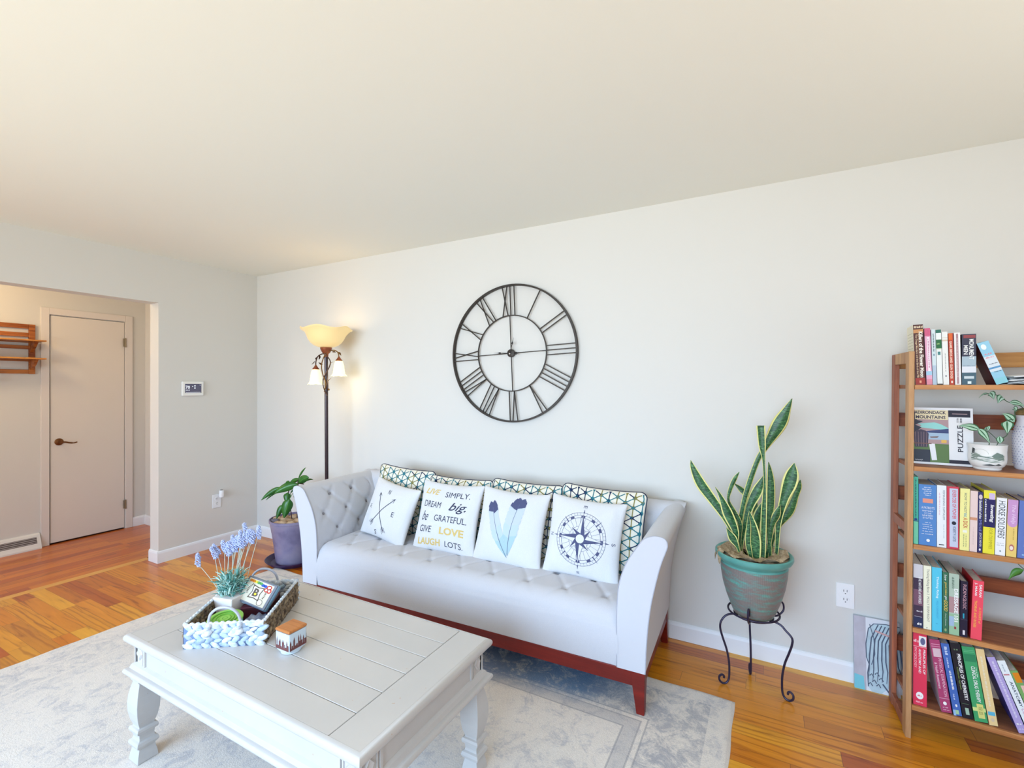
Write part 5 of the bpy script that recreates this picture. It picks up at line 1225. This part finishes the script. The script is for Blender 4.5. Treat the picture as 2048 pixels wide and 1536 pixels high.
m.text(([(.008, .07), (.048, .07), (.052, .125), (.042, .137), (.028, .142), (.012, .137), (.004, .12)], [tuple(range(7))]), fl(.0018), 5)
for k in range(5): m.text(strip2d([(.012+k*.008, .072), (.010+k*.009, .132)], .0009, 1), fl(.0021), 0)
q4(0, .055, .010, .06, 8, .0016); m.text(([(.052, .085), (.070, .085), (.076, .020), (.060, .018)], [(0, 1, 2, 3)]), fl(.0024), 6); q4(.0, .060, .083, .087, 11, .0025)
q4(.113, .178, .195, .222, 7, .0012); q4(.113, .178, .010, .024, 7, .0012)
m.text(([(.124, .2068), (.169, .2068), (.169, .2092), (.124, .2092)], [(0, 1, 2, 3)]), fl(.0018), 0)
m.text(text2d('1000 PIECE', .018, .006, 0, .02), lambda x, y: (.146+y+.004, -.0016, .182-x), 7); m.text(text2d('PIECES', .018, .005), lambda x, y: (.146+y-.006, -.0016, .182-x), 7)
m.text(text2d('PUZZLE', .105, .016, 0, .01), lambda x, y: (.147-y, -.0016, .110+x), 7)
q4(.0, .113, .186, .200, 9, .0020) if False else None
m.text(text2d('ADIRONDACK', .098, .013, 0, .025), lambda x, y: (.057+x, -.0024, .212+y), 5); m.text(text2d('MOUNTAINS', .092, .013, 0, .025), lambda x, y: (.058+x, -.0024, .193+y), 5)
m.text(([(.01, .183), (.112, .183), (.112, .222), (.01, .222)], [(0, 1, 2, 3)]), fl(.0017), 9)
m.text(strip2d([(.008+.0016*i, .017+.003*math.sin(i*1.9)) for i in range(16)], .0009, 1), fl(.0024), 6)
m.build('printed_front', [mat('puzzle_print_%d' % i, c_, .45) for i, c_ in enumerate(PZ)], pz)

# ceramic cup planter with landscape print, and the vine
cup = thing('ceramic_cup', 'round white ceramic bowl planter with green landscape print on the upper shelf', 'planter', BC(.246, .075, SH[1]))
MB().lathe([(0, 0), (.038, 0), (.040, .004), (.040, .008), (.048, .016), (.053, .028), (.0545, .045), (.0535, .068), (.0555, .092), (.057, .096), (.055, .097), (.051, .090), (.049, .06), (0, .055)], n=56).build('bowl', mat('cup_white', (242, 244, 244), .2, .5), cup, smooth=True)
m = MB(); rnd = random.Random(21); ca0 = math.atan2(-.075-2.4*1, -(.246+.49))  # faces the room
def cyl(x, z, o_=.0006): 
    a = R(-105)+x/.054; r_ = .0545-.0006*abs(z-.05)/.05+o_ + (.0 if z < .068 else .0008)
    return (r_*math.cos(a), r_*math.sin(a), z)
def cpoly(pts, mi, o_=.0007): m.text(poly2d(pts, .006), lambda x, y: cyl(x, y, o_), mi)
for k in range(9):
    a = [(x-.05, .036+.006*k*.4+.004*math.sin(x*70+k)) for x in [i*.01 for i in range(11)]]
    m.text(strip2d(a, [rnd.uniform(.0005, .0035) for _ in a], .004), lambda x, y: cyl(x, y, .0007+.0001*k), rnd.randint(0, 1))
cpoly([(-.05, .05), (-.035, .065), (-.02, .058), (-.03, .045)], 1); cpoly([(.01, .055), (.025, .07), (.045, .062), (.05, .045), (.03, .04)], 0); cpoly([(-.048, .062), (-.044, .084), (-.036, .08), (-.038, .062)], 2)
for (x, y, w_) in ((.005, .022, .02), (.03, .024, .01)): cpoly([(x-w_, y-.002), (x, y+.004), (x+w_, y-.001), (x, y-.004)], 2)
m.text(strip2d([(-.02+.022*math.cos(a), .062+.018*math.sin(a)) for a in [i*.35 for i in range(10)]], .0007, .004), lambda x, y: cyl(x, y), 1)
m.build('print', [mat('cup_print_green', (120, 140, 132), .4), mat('cup_print_sage', (152, 166, 158), .4), mat('cup_print_dark', (70, 74, 76), .4)], cup, smooth='all')
M_lg = mat('inch_leaf_edge', (52, 104, 66), .4); M_lp = mat('inch_leaf_pale', (168, 204, 178), .4)
VINE = [(0.215, 0.03, 1.24, 0.156, 0.03, 1.253, 0.0264), (0.209, 0.02, 1.245, 0.241, 0.02, 1.192, 0.0242), (0.278, 0.06, 1.19, 0.275, 0.06, 1.217, 0.022), (0.243, 0.06, 1.235, 0.251, 0.06, 1.253, 0.011), (0.25, 0.07, 1.243, 0.236, 0.07, 1.238, 0.0088), (0.321, 0.08, 1.271, 0.289, 0.08, 1.302, 0.0264), (0.299, 0.07, 1.275, 0.3, 0.07, 1.226, 0.0352), (0.314, 0.1, 1.344, 0.354, 0.1, 1.33, 0.0198), (0.294, 0.1, 1.368, 0.282, 0.1, 1.341, 0.0264), (0.259, 0.1, 1.382, 0.271, 0.1, 1.356, 0.0242), (0.257, 0.11, 1.379, 0.231, 0.11, 1.361, 0.0057), (0.325, 0.1, 1.323, 0.331, 0.1, 1.308, 0.0176)]
def vleaves(idx, parent):
    m = MB()
    for k in idx:
        v = VINE[k]; B, T_ = Vector(BC(*v[:3])), Vector(BC(*v[3:6])); sd = (T_-B).cross(bey)
        leaf(m, B, T_, v[6], sd, [-1, -.72, -.16, .16, .72, 1], [0, 1, 0, 1, 0], .3, .006, (.1, .85, 1, .75, .4, .03))
    m.build('foliage', [M_lg, M_lp], parent, smooth='all', solid=.0008)
iv = thing('inch_plant', 'small striped inch plant growing in the white printed bowl', 'plant', (0, 0, 0)); vleaves([0, 1, 2, 3, 4], iv)
MB().tube(catmull([BC(.246, .075, 1.15), BC(.25, .065, 1.20), BC(.228, .04, 1.232), BC(.21, .03, 1.243)], 4), .0015, 6).tube(catmull([BC(.25, .075, 1.15), BC(.275, .07, 1.19), BC(.262, .08, 1.219), BC(.245, .07, 1.235)], 4), .0012, 6).build('stem', mat('vine_stem', (84, 108, 84), .6), iv, smooth=True)
va = thing('vase', 'tall white vase with a grey dotted pattern at the right edge of the upper shelf', 'vase', BC(.377, .14, SH[1]))
m = MB(); prv = [(0, 0), (.036, 0), (.040, .006), (.042, .03), (.045, .08), (.044, .13), (.038, .165), (.033, .185), (.034, .20), (.040, .208), (.036, .206), (.03, .18), (0, .17)]
m.lathe(prv, n=48); m.build('body', mat('vase_white', (232, 232, 242), .3), va, smooth=True)
m = MB()
for j in range(16):
    for i in range(26):
        a = 2*PI*(i+.5*(j % 2))/26; zz = .022+j*.0095; r_ = .0428+.0025*math.sin(min(1, zz/.1)*PI/2)-(max(0, zz-.13)*.16)+.0004
        m.ball(((r_-.0011)*math.cos(a), (r_-.0011)*math.sin(a), zz), .0022, 6, 4, sc=(.8, .8, .9))
m.build('relief_dots', mat('vase_dots', (152, 154, 182), .4), va)
vp = thing('vine_plant', 'trailing striped vine hanging from the tall dotted vase', 'plant', (0, 0, 0)); vleaves([5, 6, 7, 8, 9, 10, 11], vp)
MB().tube(catmull([BC(.377, .14, 1.25), BC(.37, .13, 1.31), BC(.345, .11, 1.318), BC(.325, .09, 1.309), BC(.323, .08, 1.285), BC(.298, .075, 1.272), BC(.30, .07, 1.225), BC(.28, .07, 1.206)], 5), .0016, 6).tube(catmull([BC(.372, .14, 1.30), BC(.35, .12, 1.33), BC(.309, .10, 1.347), BC(.288, .1, 1.367), BC(.262, .1, 1.378), BC(.245, .105, 1.374)], 5), .0016, 6).build('stem', MATS['vine_stem'], vp, smooth=True)
MB().ball(BC(.362, .13, 1.306), .022, 14, 9, sc=(1.3, 1, .8)).build('moss', noisecol('moss_brown', [(92, 74, 44), (140, 116, 74)], 90, .95, bump=.6), vp, smooth='all')

z = SH[2]+.0004
book('teal paperback at the left end of the middle shelf', .019, .0155, z, .268, 0, .15, (70, 176, 150),
  [('tv', .25, .75, .36, .97, (30, 74, 84)), ('r', 0, 1, .335, .345, (30, 60, 110)), ('r', .2, .8, .35, .38, (30, 60, 130)), ('r', 0, 1, 0, .335, (110, 196, 160)), ('s', .2, .8, .86, .868, (50, 90, 110))], left=(130, 208, 192), row=g3)
book('thick blue book with white lettering on the middle shelf', .0355, .054, z, .240, 0, .155, (82, 134, 198),
  [('th', .3, .68, .945, .962, WHT), ('th', .2, .8, .912, .932, WHT), ('th', .3, .7, .885, .9, WHT), ('th', .28, .72, .85, .868, WHT), ('th', .35, .65, .82, .835, WHT), ('r', .22, .80, .70, .77, (226, 150, 130)), ('h', .15, .88, .60, .64, WHT, 'A PATRIOT\'S'), ('h', .2, .82, .555, .58, WHT, 'HISTORY'), ('h', .3, .7, .52, .54, WHT, 'OF THE'), ('h', .2, .8, .48, .505, WHT, 'UNITED'), ('h', .22, .78, .44, .465, WHT, 'STATES'), ('th', .35, .65, .37, .385, WHT), ('th', .2, .8, .335, .35, WHT), ('th', .25, .75, .30, .315, WHT), ('th', .2, .8, .265, .28, WHT), ('th', .2, .8, .225, .24, WHT), ('th', .15, .85, .18, .20, WHT), ('e', .42, .62, .06, .11, WHT)], row=g3)
book('white paperback with pale pink title, reimagining capitalism, on the middle shelf', .090, .0285, z, .242, 0, .16, (232, 236, 240),
  [('v', .62, .84, .45, .92, (90, 110, 126), 'REIMAGINING CAPITALISM'), ('tv', .16, .4, .52, .88, (222, 190, 208)), ('tv', .65, .8, .15, .38, (176, 186, 196)), ('r', .2, .75, .035, .05, (50, 50, 60))], row=g3)
book('red book with a pale blue spine panel, exercise of power, on the middle shelf', .119, .035, z, .241, 0, .165, (206, 62, 84),
  [('r', .22, .92, .03, .97, (196, 204, 226)), ('v', .46, .78, .48, .94, (206, 62, 84), 'EXERCISE OF POWER', 0, .01), ('e', .4, .78, .385, .445, (34, 38, 56)), ('v', .5, .76, .12, .36, (50, 70, 100), 'ROBERT M. GATES')], row=g3)
book('pale yellow book with a red and blue title on the middle shelf', .155, .0275, z, .237, -.7, .155, (242, 236, 156),
  [('v', .42, .7, .61, .93, (70, 96, 110), 'HOW TO NOT'), ('v', .42, .7, .54, .60, (60, 150, 190), 'BE'), ('v', .36, .8, .36, .53, (196, 70, 52), 'A DICK', 0, .01), ('r', .3, .75, .29, .33, (240, 240, 226)), ('tv', .35, .5, .06, .26, (150, 156, 110)), ('tv', .6, .75, .06, .26, (150, 156, 110))], row=g3)
book('plain pale pink book with a brown stain on the middle shelf', .183, .0215, z, .231, -.8, .15, (232, 208, 204),
  [('r', 0, .95, .52, .565, (210, 150, 118)), ('tv', .35, .6, .12, .4, (214, 190, 188))], row=g3)
book('narrow navy book on battlefields on the middle shelf', .205, .0135, z, .229, -.8, .14, (52, 50, 104),
  [('e', .1, .9, .88, .96, (214, 196, 200)), ('v', .2, .8, .56, .86, WHT, 'Battlefield of the', 0, .01), ('v', .25, .8, .36, .54, (120, 130, 190), 'Mind'), ('v', .25, .8, .10, .33, WHT, 'JOYCE MEYER'), ('e', .3, .7, .03, .07, WHT)], row=g3)
book('yellow and navy investing book on the middle shelf', .2195, .032, z, .238, -1.0, .17, (236, 226, 64),
  [('r', 0, 1, .42, .87, (38, 34, 92)), ('r', .45, .95, .86, .96, (210, 190, 226)), ('v', .5, .9, .50, .78, WHT, 'Investing', .2, .03), ('tv', .05, .3, .5, .86, WHT), ('v', .5, .8, .08, .40, (180, 170, 50), 'FOR DUMMIES')], row=g3)
book('white book with tall black title, horse soldiers, on the middle shelf', .2525, .0275, z, .214, -1.6, .14, (240, 242, 246),
  [('v', .2, .86, .30, .95, (44, 50, 62), 'HORSE SOLDIERS', .1), ('th', .15, .85, .20, .22, (160, 166, 176)), ('th', .15, .85, .165, .185, (160, 166, 176)), ('e', .42, .6, .06, .09, (130, 150, 160))], row=g3)
book('purple and yellow paperback, the help, on the middle shelf', .282, .0275, z, .211, -1.6, .14, (236, 206, 120),
  [('r', 0, 1, .60, 1, (204, 156, 208)), ('e', .0, 1, .52, .68, (204, 156, 208)), ('v', .3, .8, .58, .92, (232, 206, 236), 'The Help', .2, .01), ('tv', .55, .75, .3, .5, (200, 170, 90)), ('e', .25, .75, .10, .22, (190, 120, 110)), ('e', .3, .66, .12, .19, (240, 226, 216))], row=g3)
book('blue book partly cut by the photo edge on the middle shelf', .311, .034, z, .211, -1.8, .14, (98, 122, 192),
  [('tv', .4, .8, .5, .8, WHT), ('tv', .4, .8, .2, .48, WHT), ('r', .35, .8, .05, .07, (160, 200, 230))], left=(60, 50, 130), row=g3)

z = SH[3]+.0004
book('dark purple paperback leftmost on the second shelf from the floor', .019, .0295, z, .252, 0, .16, (64, 50, 72),
  [('r', 0, 1, .78, 1, (206, 204, 210)), ('r', 0, 1, .35, .6, (120, 84, 104)), ('v', .55, .85, .38, .80, WHT, 'THE NATURE of HORSES', 0, .01), ('th', .35, .95, .24, .28, (226, 220, 226)), ('r', .1, .9, .17, .175, (200, 200, 216)), ('r', 0, 1, 0, .16, (40, 50, 84)), ('th', .4, .85, .03, .09, WHT)]
  + [('s', .5, .98, .30, .97, (150, 140, 156)), ('s', .62, .9, .13, .24, (70, 90, 120)), ('s', .68, .84, .16, .22, (210, 226, 240))], left=(226, 222, 214), row=g4)
book('cream paperback, thinking riding book 2, on the second shelf from the floor', .0495, .0245, z, .251, 0, .16, (238, 238, 214),
  [('v', .35, .75, .12, .95, (110, 110, 104), 'Thinking Riding Book 2  MOLLY SIVEWRIGHT'), ('tv', .3, .6, .015, .03, (80, 80, 80))], row=g4)
book('bright cyan paperback, thinking riding, on the second shelf from the floor', .075, .030, z, .250, 0, .16, (84, 196, 228),
  [('v', .4, .7, .52, .86, (226, 246, 250), 'Thinking Riding', 0, .01), ('v', .45, .65, .2, .48, (60, 160, 206), 'MOLLY SIVEWRIGHT'), ('r', .4, .6, .12, .125, (50, 130, 180))], row=g4)
book('slim green paperback on good riders on the second shelf from the floor', .1065, .0175, z, .237, 0, .16, (56, 110, 84),
  [('v', .3, .75, .86, .96, WHT, 'how', .2), ('v', .3, .8, .62, .84, (220, 190, 90), 'good riders', .2, .01), ('v', .3, .75, .55, .61, WHT, 'get', .2), ('v', .25, .85, .36, .54, (220, 190, 90), 'GOOD', .3, .02), ('v', .35, .65, .12, .32, (206, 220, 210), 'Denny Emerson'), ('e', .3, .7, .03, .08, (150, 170, 120))], row=g4)
book('pale green dressage book on the second shelf from the floor', .125, .030, z, .236, 0, .17, (176, 196, 180),
  [('r', 0, 1, .36, .62, (176, 140, 144)), ('r', 0, 1, 0, .34, (152, 190, 156)), ('r', 0, .5, .14, .30, (160, 186, 214)), ('v', .5, .9, .02+.2, .76, WHT, 'DRESSAGE 101', 0, .03), ('tv', .2, .6, .76, .95, (110, 130, 116)), ('r', .5, .7, .10, .14, (150, 70, 70))], row=g4)
book('black hardcover with pink title panel on the second shelf from the floor', .1565, .0215, z, .214, -.5, .14, (32, 28, 52),
  [('v', .35, .8, .66, .94, (214, 166, 178), 'RIDING'), ('v', .35, .8, .50, .66, (214, 166, 178), 'LOGIC'), ('r', .35, .55, .33, .42, (40, 160, 190)), ('r', .35, .65, .04, .12, (226, 220, 226)), ('r', 0, 1, .31, .315, (90, 90, 120))], row=g4)
book('red thick paperback at the right end of the second shelf from the floor', .186, .031, z, .224, -1.9, .15, (240, 80, 100),
  [('v', .6, .85, .73, .94, WHT, 'SARAH', 0, .02), ('v', .15, .42, .74, .96, WHT, 'J. MAAS', 0, .02), ('v', .65, .85, .28, .55, (246, 190, 80), 'A COURT of', 0, .01), ('v', .2, .45, .2, .66, (246, 190, 80), 'THORNS AND ROSES', 0, .01)], left=(206, 34, 48), row=g4)
# trailing leaf seen at the right edge of the second shelf
tl = thing('trailing_plant', 'single green leaf trailing at the right photo edge above the red book shelf', 'plant', (0, 0, 0))
m = MB(); leaf(m, BC(.338, .05, .726), BC(.296, .045, .682), .026, (.3, 0, .7), [-1, 0, 1], [0, 0], .3, .008); m.build('foliage', mat('pothos_green', (82, 142, 62), .4), tl, smooth='all', solid=.0008)
MB().tube(catmull([BC(.315, .05, .758), BC(.33, .05, .738), BC(.36, .055, .715), BC(.40, .06, .735)], 4), .0014, 6).build('stem', MATS['vine_stem'], tl, smooth=True)

z = SH[4]+.0004
book('red anatomy textbook at the left of the lowest shelf', .0185, .042, z, .286, 0, .19, (222, 58, 88),
  [('r', .42, .96, .83, .97, (236, 232, 232)), ('e', .52, .88, .85, .95, (96, 100, 140)), ('th', .02, .4, .86, .93, (246, 210, 214)), ('r', 0, 1, .815, .822, (240, 180, 190)), ('v', .72, .9, .45, .79, WHT, 'PRINCIPLES OF', 0, .01), ('v', .40, .58, .45, .79, WHT, 'ANATOMY AND', 0, .01), ('v', .08, .26, .52, .80, (246, 200, 208), 'PHYSIOLOGY'), ('e', .2, .75, .09, .19, WHT), ('th', .32, .62, .12, .16, (222, 58, 88)), ('th', .2, .7, .03, .07, (246, 180, 196))], left=(216, 52, 48), row=g5)
book('magenta physical examination textbook leaning on the lowest shelf', .1035, .031, z, .276, 7.6, .19, (170, 66, 110),
  [('r', .1, .95, .93, .94, (220, 150, 180)), ('r', .1, .95, .90, .91, (220, 150, 180)), ('r', .15, .92, .76, .88, (214, 186, 196)), ('v', .55, .85, .22, .74, (236, 196, 214), 'PHYSICAL EXAMINATION'), ('v', .12, .38, .32, .68, (240, 214, 226), '& Health Assessment'), ('r', 0, 1, .19, .195, (236, 196, 214)), ('e', .3, .65, .1, .15, WHT), ('th', .2, .8, .06, .08, (236, 206, 220)), ('th', .2, .8, .03, .045, (236, 206, 220))], left=(206, 206, 216), row=g5)
book('medium blue narrow textbook leaning on the lowest shelf', .139, .0245, z, .270, 8.2, .19, (68, 106, 182),
  [('tv', .2, .8, .84, .96, (206, 220, 240)), ('tv', .3, .6, .66, .80, (206, 220, 240)), ('tv', .3, .75, .36, .62, WHT), ('tv', .3, .6, .22, .3, (206, 220, 240)), ('e', .4, .65, .12, .16, WHT), ('r', .25, .7, .02, .08, (170, 206, 160)), ('r', 0, .3, 0, .08, (150, 190, 226))], row=g5)
book('black principles of chemistry textbook leaning on the lowest shelf', .1655, .030, z, .279, 8.0, .19, (28, 28, 38),
  [('th', .3, .8, .90, .93, (120, 146, 110)), ('v', .5, .85, .24, .86, WHT, 'PRINCIPLES OF CHEMISTRY', 0, .02), ('v', .2, .4, .38, .68, (140, 168, 80), 'A Molecular Approach'), ('r', .35, .7, .05, .14, (160, 190, 170)), ('r', .1, .8, .19, .195, (90, 120, 90))], row=g5)
book('green clinical drug therapy textbook with yellow tape leaning on the lowest shelf', .1985, .037, z, .276, 7.9, .19, (64, 160, 104),
  [('r', .05, .95, .80, .90, (46, 132, 90)), ('v', .45, .75, .26, .74, WHT, 'CLINICAL DRUG THERAPY', 0, .015), ('tv', .78, .9, .6, .73, (220, 240, 226)), ('r', 0, 1, .14, .19, (206, 222, 140)), ('r', .35, .85, .05, .24, (214, 214, 128)), ('h', .45, .75, .16, .2, (110, 120, 60), 'USED'), ('h', .45, .75, .10, .14, (110, 120, 60), 'BOOK'), ('r', .1, .9, .93, .935, (120, 200, 150)), ('r', .1, .9, .95, .955, (120, 200, 150))], row=g5)
book('tan textbook with a blue label leaning on the lowest shelf', .238, .0245, z, .278, 8.0, .19, (232, 206, 150),
  [('tv', .3, .7, .25, .9, (238, 226, 200)), ('r', .1, .9, .13, .18, (90, 180, 214)), ('e', .3, .7, .05, .1, (214, 196, 170))], row=g5)
book('lavender maternal and newborn care textbook, steeply leaning on the lowest shelf', .316, .0235, z, .266, 18.8, .19, (176, 162, 216),
  [('tv', .3, .75, .2, .95, (226, 220, 240)), ('th', .2, .8, .1, .14, WHT), ('th', .2, .8, .04, .07, (214, 206, 234))], left=(70, 70, 176), row=g5)
book('white anatomy coloring book, steeply leaning on the lowest shelf', .344, .0235, z, .262, 19.3, .19, (232, 240, 244),
  [('r', .1, .8, .80, .82, (200, 140, 150)), ('v', .4, .75, .38, .72, (44, 60, 84), 'ANATOMY', 0, .01), ('v', .4, .75, .08, .36, (190, 120, 170), 'COLORING'), ('tv', .3, .6, .85, .95, (170, 180, 190))], left=(80, 100, 170), row=g5)
book('green paperback with an orange patch, last of the leaning books on the lowest shelf', .372, .022, z, .235, 20, .18, (120, 170, 100),
  [('r', .2, 1, .82, .97, (222, 136, 30)), ('r', .5, 1, .4, .78, (232, 190, 180))], left=(150, 150, 140), row=g5)
